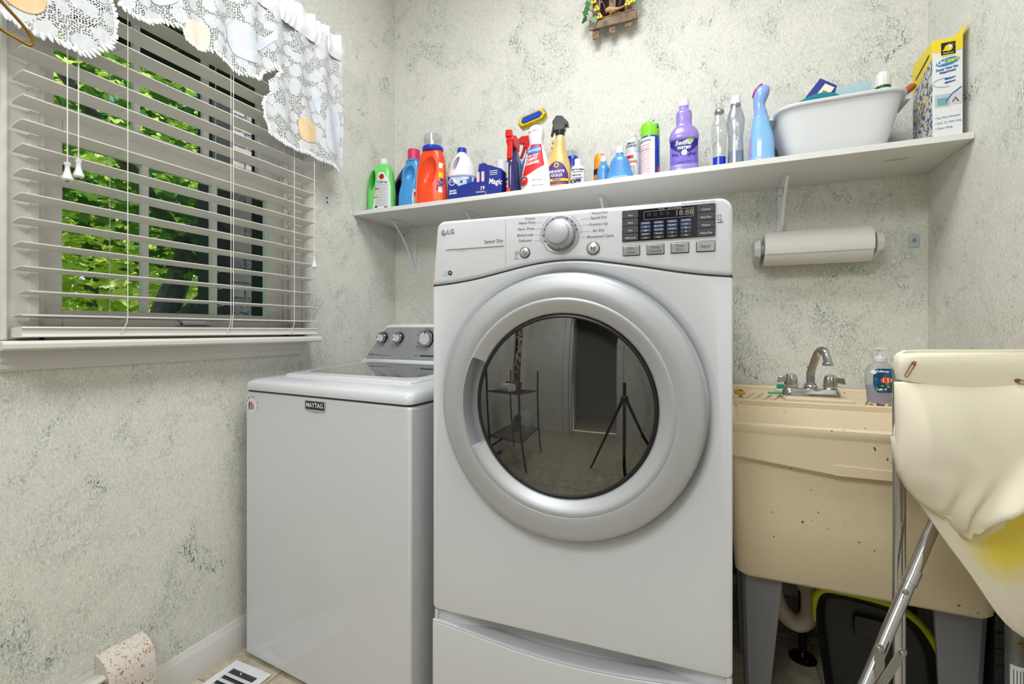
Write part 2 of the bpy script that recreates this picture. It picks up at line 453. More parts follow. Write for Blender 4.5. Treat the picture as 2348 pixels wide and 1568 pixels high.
# jambs
b = MB(); b.box(XL - .155, XL, WY0, WY0 + .012, WZ0, WZ1); b.box(XL - .155, XL, WY1 - .012, WY1, WZ0, WZ1); b.box(XL - .155, XL, WY0, WY1, WZ1 - .012, WZ1); b.box(XL - .155, XL, WY0, WY1, WZ0 - .0, WZ0 + .02)
wp('jamb', b, TRIM, smooth=0)
wp('weather_strip', MB().box(XL - .012, XL - .002, 1.236, 1.241, WZ0, WZ1).box(XL - .012, XL - .002, .5565, .5605, WZ0, WZ1), mat('bronze_strip', (112, 98, 80), .4, metal=.6))
wp('storm_channel', MB().box(XL - .150, XL - .092, WY1 - .030, WY1 - .0125, WZ0 + .022, WZ1 - .014).box(XL - .150, XL - .092, WY0 + .0125, WY0 + .022, WZ0 + .022, WZ1 - .014), mat('storm_dark', (14, 16, 18), .8), bevel=.002)
# stool and apron
b = MB(); b.prism([(XL, 1.013), (XL + .074, 1.013), (XL + .080, 1.017), (XL + .080, 1.028), (XL + .074, 1.034), (XL, 1.034)], 'y', .470, 1.338)
wp('sill', b, TRIM, bevel=.002)
b = MB(); b.prism([(XL, .966), (XL + .012, .966), (XL + .016, .972), (XL + .016, .984), (XL + .021, .988), (XL + .021, 1.013), (XL, 1.013)], 'y', .487, 1.306)
wp('apron', b, TRIM, smooth=20)
# sashes
def sash(name, x, zb, zt, gz0, gz1, handle):
    cols = [(.608, .784), (.801, .981), (.999, 1.180)]
    b = MB(); b.box(x - .018, x + .012, .566, .608, zb, zt); b.box(x - .018, x + .012, 1.180, 1.236, zb, zt)
    b.box(x - .018, x + .012, .608, 1.180, zb, gz0); b.box(x - .018, x + .012, .608, 1.180, gz1, zt)
    s = wp(name, b, TRIM, bevel=.003)
    for y0, y1 in ((.784, .801), (.981, .999)):
        m = MB().box(x - .012, x + .006, y0, y1, gz0, gz1); m.v = [(a - XL, c - .9, e - WZ0) for a, c, e in m.v]
        m.build('muntin', TRIM, s, bevel=.002)
    m = MB().box(x - .006, x - .003, .606, 1.182, gz0 - .002, gz1 + .002); m.v = [(a - XL, c - .9, e - WZ0) for a, c, e in m.v]
    m.build('pane', 'window_glass', s, smooth=0)
    if handle:
        m = MB(); m.box(x + .012, x + .016, .868, .972, 1.071, 1.093)
        m.box(x + .016, x + .032, .878, .962, 1.073, 1.080); m.box(x + .014, x + .028, .878, .884, 1.073, 1.090); m.box(x + .014, x + .028, .956, .962, 1.073, 1.090)
        m.v = [(a - XL, c - .9, e - WZ0) for a, c, e in m.v]
        h = m.build('sash_lift', WH2, s, bevel=.0015)
        for y in (.873, .967):
            q = MB().lathe([(.0036, 0), (.0036, .002), (.002, .003)], (x + .016 - XL, y - .9, 1.085 - WZ0), 'x', 10); q.build('screw', STEEL, h)
sash('lower_sash', XL - .030, 1.055, 1.585, 1.107, 1.521, True)
sash('upper_sash', XL - .070, 1.552, WZ1 - .012, 1.622, 2.09, False)

# ================================================================ venetian blind
bl = thing('venetian_blind', 'white horizontal slat window blind hanging half tilted over the window', 'window blind', (-1.395, .911, 1.04))
def bp(name, mb, m, par=None, **k):
    mb.v = [(x + 1.395, y - .911, z - 1.04) for x, y, z in mb.v]
    return mb.build(name, m, par or bl, **k)
bp('headrail', MB().box(-1.421, -1.368, .505, 1.318, 2.115, 2.16), SLAT, bevel=.003)
XO, XI = -1.4205, -1.3705
def slat_mb(z, dy0=0, dy1=0):
    b = MB(); top = []; n = 6
    y0, y1 = .505 + dy0, 1.318 + dy1
    pts = []
    for i in range(n + 1):
        t = i / n; x = XO + (XI - XO) * t
        pts.append((x, z - (.009 - .0055 * max(0, min(1, (1.40 - z) / .3))) * (1 - t) + .0035 * (1 - (2 * t - 1) ** 2)))
    poly = [(x, zz + .0012) for x, zz in pts] + [(x, zz - .0014) for x, zz in reversed(pts)]
    b.prism(poly, 'y', y0, y1); return b
for k in range(-8, 12):
    z = 1.675 - .0532 * k
    bp('slat', slat_mb(z, random.uniform(-.001, .001) + (.010 if k == 10 else 0), (.0 if k < 9 else .008)), SLAT, smooth=40)
b = MB(); poly = [(XO, 1.041), (XI - .004, 1.041), (XI, 1.043), (XI - .003, 1.049), (XI - .003, 1.057), (XI + .001, 1.062), (XI - .001, 1.065), (XO, 1.062)]
b.prism(poly, 'y', .503, 1.322); bp('bottom_rail', b, SLAT, smooth=25)
# ladder and lift cords
for y in (.700, .977, 1.215):
    b = MB(); b.tube([(XI + .0015, y, 2.12), (XI + .0015, y, 1.09), (XI + .003, y - .003, 1.075), (XI + .002, y - .012, 1.055), (XI - .004, y - .016, 1.041)], .0011, 6)
    b.tube([(XO - .001, y - .013, 2.12), (XO - .001, y - .013, 1.07), (XO - .001, y - .006, 1.045)], .0010, 6)
    for k in range(-8, 12):
        z = 1.675 - .0532 * k; b.tube([(XI + .0015, y, z - .003), (XO - .001, y - .013, z - .013)], .0008, 5)
    bp('ladder_cord', b, CORD)
b = MB(); b.tube([(XI + .003, .984, 2.12), (XI + .003, .984, 1.12), (XI + .004, .982, 1.10), (XI + .002, .979, 1.06)], .0012, 6); bp('lift_cord', b, CORD)
TASS = [(.0014, .036), (.0055, .035), (.0058, .032), (.0042, .029), (.0044, .022), (.0068, .013), (.0098, .007), (.0100, .003), (.0060, 0), (.001, 0)]
for y, z, x in ((.572, 1.398, -1.352), (.594, 1.412, -1.356), (1.290, 1.287, -1.352)):
    b = MB(); b.tube([(x, y, 2.12), (x, y, z + .03)], .0012, 6)
    c = bp('pull_cord', b, CORD)
    q = MB().lathe([(r * 1.05, h * 1.2) for r, h in TASS], (x + 1.395, y - .911, z - 1.04), 'z', 16); t = q.build('tassel', WH2, c)
    MB().lathe([(.0042, -.0006), (.0042, .0004)], (x + 1.395, y - .911, z - 1.04), 'z', 12).build('cord_hole', BLACK, t)

# ================================================================ lace valance
XV = -1.35
def onX(px, py, xv=XV):
    a = (px - 1174) / 1062; bb = (757 - py) / 1062; co, si = math.cos(R(23.24)), math.sin(R(23.24))
    dx, dy = co * a - si, si * a + co; t = xv / dx
    return (dy * t, 1.057 + bb * t)
low = [onX(*p) for p in [(0, 35), (25, 44), (51, 61), (68, 68), (85, 85), (100, 90), (116, 95), (138, 110), (160, 112), (180, 127), (204, 131), (225, 118), (245, 116), (250, 100), (262, 80), (258, 68), (265, 60), (262, 27), (250, 0),
    (262, -24), (272, 0), (280, 15), (290, 22), (307, 41), (340, 54), (360, 50), (378, 51), (395, 62), (412, 68), (414, 82), (420, 98), (443, 112), (477, 116), (494, 126), (510, 140), (528, 150), (552, 170), (575, 178), (593, 184), (600, 167),
    (623, 160), (637, 160), (625, 178), (613, 190), (616, 205), (615, 218), (603, 226), (596, 238), (600, 258), (600, 272), (610, 288), (613, 306), (630, 318), (647, 334), (672, 340), (698, 351), (733, 368), (750, 378), (772, 395)]]
YR = 1.425
poly = [(.30, 1.62), (.36, 1.66)] + low + [(YR, 1.70), (YR, 2.185), (.30, 2.185)]
def inside(y, z):
    c = False; j = len(poly) - 1
    for i in range(len(poly)):
        yi, zi = poly[i]; yj, zj = poly[j]
        if (zi > z) != (zj > z) and y < (yj - yi) * (z - zi) / (zj - zi) + yi: c = not c
        j = i
    return c
def wave(y, z):
    k = max(0, min(1, (2.2 - z) / .5)); return .010 * (1 - .3 * k) * math.sin(y * 62 + 1.5 * math.sin(z * 7)) + .006 * math.sin(y * 25 + z * 3) + .010 * k
cv = thing('lace_valance', 'white lace window valance printed with clay pots and watering cans above the blind', 'curtain', (XV, .9, 2.18))
def cvb(mb, name, m, par=None, **k):
    mb.v = [(x - XV, y - .9, z - 2.18) for x, y, z in mb.v]; return mb.build(name, m, par or cv, **k)
b = MB(); S = .005; idx = {}
def vid(i, j):
    if (i, j) not in idx:
        y, z = .30 + i * S, 1.60 + j * S
        idx[(i, j)] = len(b.v); b.v.append((XV + wave(y, z), y, z))
    return idx[(i, j)]
for i in range(int((YR - .30) / S)):
    for j in range(int(.585 / S)):
        if inside(.30 + (i + .5) * S, 1.60 + (j + .5) * S): b.f.append((vid(i, j), vid(i + 1, j), vid(i + 1, j + 1), vid(i, j + 1)))
panel = cvb(b, 'lace_panel', 'lace', smooth=80)
# scalloped hem band along the lower edge
b = MB(); rgl = random.Random(8); acc = 0
for (ya, za), (yb, zb) in zip(low, low[1:]):
    L = math.hypot(yb - ya, zb - za); nst = max(1, int(L / .0075)); ny, nz = -(zb - za) / (L or 1), (yb - ya) / (L or 1)
    for k in range(nst):
        t = (k + .5) / nst; y, z = ya + (yb - ya) * t, za + (zb - za) * t; ang = math.atan2(nz, ny) + rgl.uniform(-.5, .5) + .5
        la, wa = rgl.uniform(.0075, .0105), rgl.uniform(.0034, .0048); cy, cz = y + ny * .002, z + nz * .002; ca, sa = math.cos(ang), math.sin(ang)
        x0 = XV + wave(y, z) + rgl.uniform(.001, .003)
        r = [(x0 - .0008 * (j % 2), cy + ca * la * math.cos(2 * math.pi * j / 10) - sa * wa * math.sin(2 * math.pi * j / 10), cz + sa * la * math.cos(2 * math.pi * j / 10) + ca * wa * math.sin(2 * math.pi * j / 10)) for j in range(10)]
        b.add([(x0 + .0022, cy, cz)] + r, [(0, 1 + j, 1 + (j + 1) % 10) for j in range(10)])
o = cvb(b, 'scalloped_hem', mat('lace_solid', (233, 234, 235), .9), panel, smooth=80); o['kind'] = 'stuff'
# gathered header ruffle and the return to the wall
b = MB(); rings = []
for i in range(260):
    y = .30 + (YR + .004 - .30) * i / 259
    rings.append([(XV + .004 + .006 * math.sin(y * 190 + 3 * math.sin(y * 43)) * s_ + .012 * c_, y, z + (.006 * math.sin(y * 90) if k_ == 5 else 0)) for k_, (z, s_, c_) in enumerate([(2.118, .3, 0), (2.135, .6, .6), (2.150, .4, .9), (2.168, .5, .7), (2.182, .9, .3), (2.212, 1.2, .2)])])
b.loft(rings, cap=False, closed=False); cvb(b, 'header_ruffle', MATS['lace_solid'], smooth=80)
b = MB(); rings = []
for j in range(30):
    z = 1.705 + (2.205 - 1.705) * j / 29
    rings.append([(XV + .01 + (XL + .002 - XV - .01) * i / 12, YR + .004 + .004 * math.sin(i * 1.1 + z * 9) * (i / 12), z - .010 * i / 12) for i in range(13)])
b.loft(rings, cap=False, closed=False); cvb(b, 'side_return', 'lace', smooth=80)
cvb(MB().tube([(XL, YR - .01, 2.16), (XV - .012, YR - .01, 2.16), (XV - .012, .30, 2.16), (XL, .30, 2.16)], .005, 8), 'curtain_rod', WH2)
# printed motifs on the lace
def motif(name, pts, m, off=.002, xf=None):
    for _ in range(2): pts = [(a[0] * q + c[0] * (1 - q), a[1] * q + c[1] * (1 - q)) for a, c in zip(pts, pts[1:] + pts[:1]) for q in (.78, .22)]
    b = MB(); ps = [onX(*p) for p in pts]; n = len(ps)
    cy = sum(p[0] for p in ps) / n; cz = sum(p[1] for p in ps) / n
    rings = [[(XV + wave(y, z) + off, y, z) for y, z in [(cy + (p[0] - cy) * q, cz + (p[1] - cz) * q) for p in ps]] for q in (.02, .25, .5, .75, 1)]
    b.loft([r + [r[0]] for r in rings], cap=False, closed=False)
    return cvb(b, name, m, panel, smooth=80)
clay = mat('print_clay', (232, 208, 172), .9, var=(226, 190, 140), vscale=30); cblue = mat('print_blue', (200, 208, 218), .9, var=(214, 219, 226), vscale=30); cwht = mat('print_white', (228, 230, 234), .9)
motif('pot_print', [(0, -30), (98, -6), (98, 22), (88, 33), (72, 34), (40, 18), (18, 4), (0, -4)], clay)
motif('pot_print', [(413, 42), (478, 58), (478, 112), (455, 112), (430, 102), (415, 84)], mat('print_cream', (232, 222, 204), .9))
motif('pot_print', [(680, 264), (724, 281), (722, 328), (700, 328), (686, 315)], clay)
motif('watering_can_print', [(522, 60), (540, 48), (565, 58), (578, 82), (592, 146), (570, 146), (540, 125), (525, 95)], cblue)
motif('watering_can_print', [(579, 98), (612, 84), (626, 68), (632, 92), (616, 100), (588, 122)], cblue)
motif('watering_can_print', [(738, 250), (748, 238), (764, 245), (776, 268), (776, 340), (762, 362), (742, 345), (738, 300)], cblue)
motif('watering_can_print', [(340, -20), (402, -5), (400, 10), (372, 14), (345, 4)], cblue)
motif('flower_print', [(537, 75), (555, 70), (568, 95), (563, 115), (545, 108), (535, 90)], mat('print_lilac', (216, 208, 214), .9))
motif('leaf_print', [(712, 202), (722, 205), (730, 240), (728, 268), (722, 250), (715, 225)], cblue)

# brass wire arm in the upper left corner
ba = thing('brass_wire_bracket', 'thin brass wire loop sticking out at the upper left in front of the lace', 'bracket', (XL, .25, 1.66))
pts = [(-1.44, .22, 1.70), (-1.30, .30, 1.70)] + [(-1.2, y, z) for y, z in ((.385, 1.686), (.411, 1.663), (.437, 1.640), (.449, 1.627), (.4545, 1.617), (.455, 1.608), (.450, 1.603), (.440, 1.604), (.411, 1.610), (.370, 1.620))] + [(-1.30, .28, 1.63), (-1.44, .22, 1.64)]
b = MB().tube(catmull(pts, 4), .0028, 8); b.v = [(x + 1.44, y - .25, z - 1.66) for x, y, z in b.v]
b.build('wire_loop', BRASS, ba)
b = MB().box(0, .006, -.05, -.01, -.04, .06); b.build('mounting_plate', BRASS, ba, bevel=.002)
# small metal clip on the wall by the curtain
cl = thing('wall_clip', 'small white metal clip screwed to the wall right of the blind', 'clip', (XL, 1.44, 1.588))
MB().box(0, .003, -.006, .010, -.013, .013).build('clip_plate', WH2, cl, bevel=.001)
q = MB(); q.lathe([(.004, .003), (.004, .0036)], (0, -.002, .008), 'x', 10); q.lathe([(.004, .003), (.004, .0036)], (0, -.002, -.008), 'x', 10)
q.build('screw', BLACK, cl)

# ================================================================ outside
tag(MB().box(-22, XL - .17, -8, 24, -.45, -.4).build('lawn', mat('lawn', (120, 160, 60), .9, var=(170, 200, 90), vscale=1.5)), kind='structure')
wg = thing('brick_wing', 'dark red brick house wall standing outside the right part of the window', 'building', (-3.3, 4, -.4))
q = MB().box(.18, .3, -1.96, 3.5, 0, 5); q.build('brick_wall', 'outdoor_brick', wg, smooth=0)
q = MB().box(.17, .32, -2.0, -1.86, 0, 5); q.build('corner_post', mat('slate_blue', (30, 34, 40), .8), wg, bevel=.004)
ev = thing('roof_eave', 'dark boarded roof eave outside above the window', 'roof', (-2.1, 1.0, 2.5))
q = MB().box(-.45, .49, -2, 3.2, 0, .05); q.build('soffit', mat('soffit_dark', (46, 54, 68), .6), ev)
q = MB()
for i in range(24): q.box(-.45, .45, -1.9 + i * .2, -1.885 + i * .2, -.004, 0)
q.build('board_joints', mat('soffit_line', (90, 98, 108), .6), ev)
q = MB().box(-.50, -.45, -2, 3.2, -.12, .08); q.build('fascia', mat('fascia_dark', (60, 62, 66), .6), ev)
# trees
BARK = mat('bark', (118, 110, 104), .9, var=(84, 78, 74), vscale=14, bump=.6, bscale=30)
def leaves(n, cen, rad, size, seed, gate=True):
    rnd = random.Random(seed); b = MB()
    star = [(0, -1), (.35, -.55), (.95, -.45), (.6, .05), (.85, .55), (.3, .45), (0, 1), (-.3, .45), (-.85, .55), (-.6, .05), (-.95, -.45), (-.35, -.55)]
    for _ in range(n):
        while 1:
            p = Vector((rnd.uniform(-1, 1), rnd.uniform(-1, 1), rnd.uniform(-1, 1)))
            if .1 < p.length < 1: break
        # gather leaves in layered clumps
        p = Vector((p.x * rad[0], p.y * rad[1], p.z * rad[2]))
        if gate and math.sin(p.x * 5 + seed) * math.sin(p.y * 4.3) + math.sin(p.z * 6.1 + p.y) * .6 < -.25: continue
        c = Vector(cen) + p; s = size * rnd.uniform(.6, 1.3)
        M = Matrix.Rotation(rnd.uniform(0, 6.3), 3, 'Z') @ Matrix.Rotation(rnd.uniform(-1.0, 1.0), 3, 'X') @ Matrix.Rotation(rnd.uniform(0, 6.3), 3, 'Z')
        vs = [c + M @ Vector((x * s / 2, y * s / 2, .12 * s * abs(x))) for x, y in star]
        o = len(b.v); b.v += [tuple(v) for v in vs]; b.f.append(tuple(range(o, o + 12)))
    return b
def tree(name, label, loc, h, lean, crowns, m, seed, group, r=.14, branches=()):
    t = thing(name, label, 'tree', loc, 0, group)
    MB().tube(catmull([(0, 0, 0), (lean[0] * .3, lean[1] * .3, h * .35), (lean[0] * .6, lean[1] * .6, h * .7), (*lean, h)], 3), [r * (1 - .55 * i / 9) for i in range(10)], 10).build('trunk', BARK, t)
    for br in branches: MB().tube(catmull(br, 3), [r * .55 * (1 - .75 * i / (3 * (len(br) - 1))) for i in range(3 * (len(br) - 1) + 1)], 8).build('branch', BARK, t)
    for i, (n, c, rd, sz) in enumerate(crowns):
        o = leaves(n, c, rd, sz, seed + i, m == 'leaves_deep').build('crown', m, t, smooth=0); o['kind'] = 'stuff'
GR = 'trees outside the window'
tree('maple_tree', 'nearest leafy tree with a leaning grey trunk outside the window', (-4.6, 2.05, -.4), 3.9, (-.9, 2.2),
     [(2300, (-.3, .3, 3.4), (1.3, 2.3, 1.4), .13), (420, (.2, .6, 2.30), (.8, 1.7, .40), .12)], 'leaves_deep', 3, GR, .15,
     [[(-.25, .6, 1.3), (-.1, 1.3, 2.0), (.1, 1.9, 2.35), (.2, 2.5, 2.5)], [(-.5, 1.1, 2.3), (0, .2, 3.0), (.2, -.4, 3.6)], [(-.6, 1.3, 2.6), (-.2, 1.9, 3.4), (0, 2.6, 4.2)]])
tree('shade_tree', 'darker broad tree behind the leaning trunk outside', (-6.9, 5.0, -.4), 5.0, (.3, .6),
     [(3400, (0, 0, 4.6), (1.7, 3.2, 2.3), .17)], 'leaves_deep', 9, GR, .2, [[(.1, .2, 2), (.4, -1.0, 3), (.6, -2.0, 3.6)]])
tree('sunny_tree', 'bright yellow green sunlit tree low down outside', (-9.5, 4.2, -.4), 3.4, (.1, .2),
     [(7500, (0, 0, 2.4), (1.3, 5.2, 2.6), .24)], 'leaves_sunlit', 21, GR, .14)
tree('far_tree', 'tall pale green tree furthest away outside', (-13.0, 6.5, -.4), 7.5, (.1, .3),
     [(8000, (0, 0, 5.2), (1.6, 7.5, 5.2), .40)], 'leaves_sunlit', 33, GR, .25)

# ================================================================ clothes dryer (front loader on a pedestal)
DR = thing('clothes_dryer', 'white front loading dryer with a big round silver door and smoked glass', 'dryer', (-.651, 1.005, 0), 2.98)
SEAM = [(0, 1.170), (.06, 1.175), (.119, 1.183), (.18, 1.195), (.244, 1.208), (.30, 1.2155), (.349, 1.2175), (.40, 1.2145), (.448, 1.207), (.52, 1.194), (.584, 1.181), (.64, 1.172), (.693, 1.166)]
SEAM = catmull(SEAM, 3)
PW = .693
MB().prism([(.004, .028), (PW - .004, .028), (PW - .004, .745), (.032, .745)], 'z', .352, 1.322).build('cabinet', WHITE, DR, bevel=.004)
b = MB(); b.prism(arc(.014, .362, .014, 180, 270, 5) + arc(PW - .014, .360, .014, 270, 360, 5) + [(u, w - .0016) for u, w in reversed(SEAM)], 'y', 0, .032)
fp = b.build('front_panel', WHITE, DR, bevel=.0045, seg=4, apply=True, smooth=50)
DC = (.345, .888)
q = MB(); q.lathe([(.338, -.02), (.3255, -.001), (.321, .0012), (.316, .004), (.309, .009), (.305, .018)], (DC[0], 0, DC[1]), 'y', 96)
cut(fp, q, 50)
tag(MB().lathe([(.285, 0), (.314, 0), (.314, .006), (.285, .006)], (DC[0], .0185, DC[1]), 'y', 80, cap=False).build('door_gasket', DGREY, fp), 'dark rim in the recess around the door')
# control panel
b = MB(); b.prism([(u, w + .0016) for u, w in SEAM] + arc(PW - .026, 1.302, .026, 0, 90, 6) + arc(.034, 1.310, .022, 90, 172, 6), 'y', -.004, .07)
cp = b.build('control_panel', WHITE, DR, bevel=.009, seg=5, apply=True, smooth=50)
MB().prism([(u, w + .0030) for u, w in SEAM] + [(u, w - .0030) for u, w in reversed(SEAM)], 'y', .004, .03).build('seam_gap', DGREY, DR, smooth=0)
CY = -.0046
# cycle selector dial
dial = MB().lathe([(.043, 0), (.044, -.003), (.042, -.0055), (.038, -.0045), (.0355, -.003)], (.335, CY + .001, 1.2755), 'y', 48).build('dial_ring', SILVER, cp)
kn = MB().lathe([(.033, 0), (.034, -.006), (.0335, -.012), (.0315, -.0165), (.0265, -.018), (.0255, -.0215), (.0255, -.028), (.0245, -.0305), (.020, -.0315), (0.0001, -.0322)], (.335, CY - .003, 1.2755), 'y', 48).build('selector_knob', SILVER, dial)
b = MB()
for a in range(0, 360, 30):
    q = Matrix.Translation((.335, CY - .014, 1.2755)) @ Matrix.Rotation(R(a), 4, 'Y'); b.box(.0335, .0345, -.004, .004, -.0008, .0008, q)
b.build('knob_ribs', GREY, kn)
for a, cnt in ((200, 0), (180, 0), (160, 0), (140, 0), (115, 0), (65, 0), (45, 0), (28, 0), (12, 0)):
    q = Matrix.Translation((.335, CY - .0052, 1.2755)) @ Matrix.Rotation(-R(a), 4, 'Y'); MB().box(.0372, .041, -.0004, .0004, -.0008, .0008, q).build('dial_mark', INK, dial, smooth=0)
for a0, a1 in ((118, 200), (-2, 58)):
    b = MB(); b.loft([[(.335 + rr * math.cos(R(a0 + (a1 - a0) * i / 20)), CY - .0004, 1.2755 + rr * math.sin(R(a0 + (a1 - a0) * i / 20))) for i in range(21)] for rr in (.0475, .0483)], cap=False, closed=False); b.build('dial_arc', GREY, cp, smooth=0)
def line(b, x0, z0, x1, z1, w=.0005, y=CY - .0004):
    dx, dz = x1 - x0, z1 - z0; L = math.hypot(dx, dz); nx, nz = -dz / L * w, dx / L * w
    b.add([(x0 + nx, y, z0 + nz), (x1 + nx, y, z1 + nz), (x1 - nx, y, z1 - nz), (x0 - nx, y, z0 - nz)], [(0, 1, 2, 3)])
for z in (1.307, 1.293, 1.279, 1.266):
    for x0, x1 in ((.272, .292), (.381, .403)): b = MB(); line(b, x0, z, x1, z, .0003); b.build('leader_line', GREY, cp, smooth=0)
for s_, x, z, sz in (('Cottons', .262, 1.3185, .0075), ('Heavy Duty', .254, 1.3095, .0085), ('Perm. Press', .252, 1.295, .0085), ('Bulky/Large', .250, 1.281, .0085), ('Delicates', .250, 1.2675, .0085)):
    text(cp, s_, x, z, sz, INK, y=CY - .0005)
for s_, x, z in (('Speed Dry', .422, 1.3075), ('Freshen Up', .422, 1.293), ('Air Dry', .422, 1.279), ('Download Cycle', .426, 1.2655)):
    text(cp, s_, x, z, .0085, INK, y=CY - .0005)
text(cp, 'Manual Dry', .424, 1.318, .0075, mat('ink_blue', (40, 70, 140), .5), y=CY - .0005)
# power and start buttons
for x, z, r in ((.249, 1.2395, .0128), (.410, 1.2395, .0145)):
    rg = MB().lathe([(r, 0), (r, -.002), (r - .0012, -.0026), (r - .0024, -.0018)], (x, CY, z), 'y', 32).build('button_ring', DGREY, cp)
    bt = MB().lathe([(r - .0018, 0), (r - .0018, -.003), (r - .0035, -.0042), (.0001, -.0044)], (x, CY, z), 'y', 32).build('round_button', SILV2, rg)
    if x < .3:
        MB().lathe([(.0042, 0), (.0050, 0), (.0050, -.0003), (.0042, -.0003)], (x, CY - .0044, z), 'y', 24, cap=False).build('power_symbol', INK, rg)
        MB().box(x - .0004, x + .0004, CY - .0048, CY - .0044, z - .0022, z + .0024).build('power_symbol', INK, rg)
    else:
        q = MB(); q.prism([(x - .0045, z - .004), (x - .0045, z + .004), (x + .0005, z)], 'y', CY - .0048, CY - .0044)
        q.box(x + .0012, x + .0022, CY - .0048, CY - .0044, z - .004, z + .004); q.box(x + .0034, x + .0044, CY - .0048, CY - .0044, z - .004, z + .004)
        q.build('play_pause_symbol', mat('olive_ink', (90, 80, 40), .5), rg, smooth=0)
text(cp, 'Set\nBeeper', .228, 1.229, .0045, INK, y=CY - .0005)
MB().lathe([(.0030, 0), (.0040, 0), (.0040, -.0003), (.0030, -.0003)], (.228, CY, 1.2395), 'y', 20, cap=False).build('beeper_symbol', INK, cp)
# display
DX0, DX1, DZ0, DZ1 = .474, .660, 1.2495, 1.3165
dp = MB().prism(rrect(DX0 - .002, DX1 + .002, DZ0 - .002, DZ1 + .002, .004), 'y', CY - .0012, CY + .002).build('display_panel', SILV2, cp, bevel=.0006)
MB().prism(rrect(DX0, DX1, DZ0, DZ1, .003), 'y', CY - .0016, CY).build('display_glass', mat('display_black', (26, 27, 30), .12, coat=.5), dp)
for x0, x1 in ((DX0 + .001, .507), (.626, DX1 - .001)):
    for k in range(4):
        z1 = DZ1 - .002 - k * .0162
        q = MB().prism(rrect(x0, x1, z1 - .0148, z1, .0015), 'y', CY - .0030, CY - .0014).build('side_button', mat('key_grey', (74, 76, 82), .3), dp, bevel=.0005)
        MB().box(x0 + .004, x0 + .008, CY - .0032, CY - .003, z1 - .0044, z1 - .0034).build('key_mark', BLACK, q, smooth=0)
        text(q, ('Custom', 'Rack Dry', 'Reduce', 'Damp Dry')[k] if x0 > .55 else ('Time', 'More', 'Less', 'Child Lock')[k], (x0 + x1) / 2, z1 - .009, .0052, INKW, y=CY - .0032)
q = MB(); fx0, fx1, fz0, fz1 = .519, .619, 1.2935, 1.3115
for a in ((fx0, fx1, fz0, fz0 + .0007), (fx0, fx1, fz1 - .0007, fz1), (fx0, fx0 + .0007, fz0, fz1), (fx1 - .0007, fx1, fz0, fz1)): q.box(a[0], a[1], CY - .0022, CY - .0016, a[2], a[3])
q.build('readout_frame', SILV2, dp, smooth=0)
text(dp, '18:88', .600, 1.3025, .0165, mat('digit_grey', (150, 146, 136), .5), y=CY - .0019, sx=1.0)
for k in range(4): MB().lathe([(.0024, 0), (.0032, 0), (.0032, -.0002), (.0024, -.0002)], (.530 + k * .0125, CY - .0018, 1.3045), 'y', 14, cap=False).build('status_icon', mat('dim_icon', (92, 94, 98), .5), dp)
text(dp, 'Press Ok        Est. Time Remaining', .572, 1.3142, .0032, INKW, y=CY - .0018)
cellm = mat('cell_blue', (86, 98, 130), .2, coat=.4)
for r_, row in enumerate((('Wrinkle', 'Anti Bac', 'Normal', 'Ultra Dry'), ('Mid', 'Extra Dry', 'Sanitary', 'Low'), ('High', 'Very Dry', '60 min', '50'), ('Medium', 'Normal', '40', '30'), ('Low', 'Less', '20', 'Off'))):
    for c_, s_ in enumerate(row):
        x = .5225 + c_ * .0270; z = 1.2865 - r_ * .0078
        MB().prism(rrect(x - .0105, x + .0105, z - .0030, z + .0030, .002), 'y', CY - .0022, CY - .0014).build('lamp_cell', cellm if r_ < 3 else DGREY, dp)
        text(dp, s_, x, z, .0042, INKW, y=CY - .0024)
for s_, x0 in (('Dry\nLevel', .4745), ('Temp.\nControl', .5245), ('Time\nDry', .5735), ('Signal', .6235)):
    q = MB().prism(rrect(x0, x0 + .0365, 1.2185, 1.2405, .002), 'y', CY - .0014, CY + .002).build('button_frame', DGREY, cp, bevel=.0004)
    k_ = MB().prism(rrect(x0 + .0013, x0 + .0352, 1.2198, 1.2392, .0015), 'y', CY - .0032, CY).build('panel_button', SILV2, q, bevel=.0006)
    text(q, s_, x0 + .018, 1.2295, .0082, INK, y=CY - .0035)
# logo, lettering, small stickers
lg = MB().lathe([(.0075, 0), (.0075, -.0012), (.0068, -.0016), (.0001, -.0016)], (.0345, CY, 1.3025), 'y', 32).build('round_emblem', SILVER, cp)
MB().lathe([(.0048, 0), (.0056, 0), (.0056, -.0004), (.0048, -.0004)], (.0345, CY - .0016, 1.3025), 'y', 24, cap=False, a0=20, a1=340).build('emblem_mark', INK, lg)
text(cp, 'LG', .0535, 1.3025, .0165, mat('ink_grey', (96, 96, 100), .4), y=CY - .0008, thick=.0002)
text(cp, 'Sensor Dry', .194, 1.2715, .0118, INK, y=CY - .0005, align='RIGHT', sx=.9)
MB().box(.040, .196, CY - .0008, CY, 1.2575, 1.2593).build('trim_line', GREY, cp)
text(cp, 'Smart Diagnosis', .083, 1.2535, .0035, GREY, y=CY - .0005)
MB().box(.032, .0425, CY - .0006, CY, 1.1945, 1.2055).build('blue_sticker', mat('sticker_blue', (170, 204, 226), .5), cp)
q = MB().lathe([(.0058, 0), (.0058, -.0006), (.0001, -.0006)], (.0515, CY, 1.2), 'y', 24).build('round_sticker', mat('sticker_dark', (22, 40, 40), .5), cp)
text(q, 'AE', .0515, 1.2, .006, INKW, y=CY - .0008)
MB().box(.2000, .2006, CY - .0003, CY, 1.208, 1.321).build('panel_joint', mat('joint_grey', (176, 178, 182), .4), cp)
text(cp, 'Press 3 seconds to Select systems', .628, 1.3215, .0048, INK, y=CY - .0005)
q = MB()
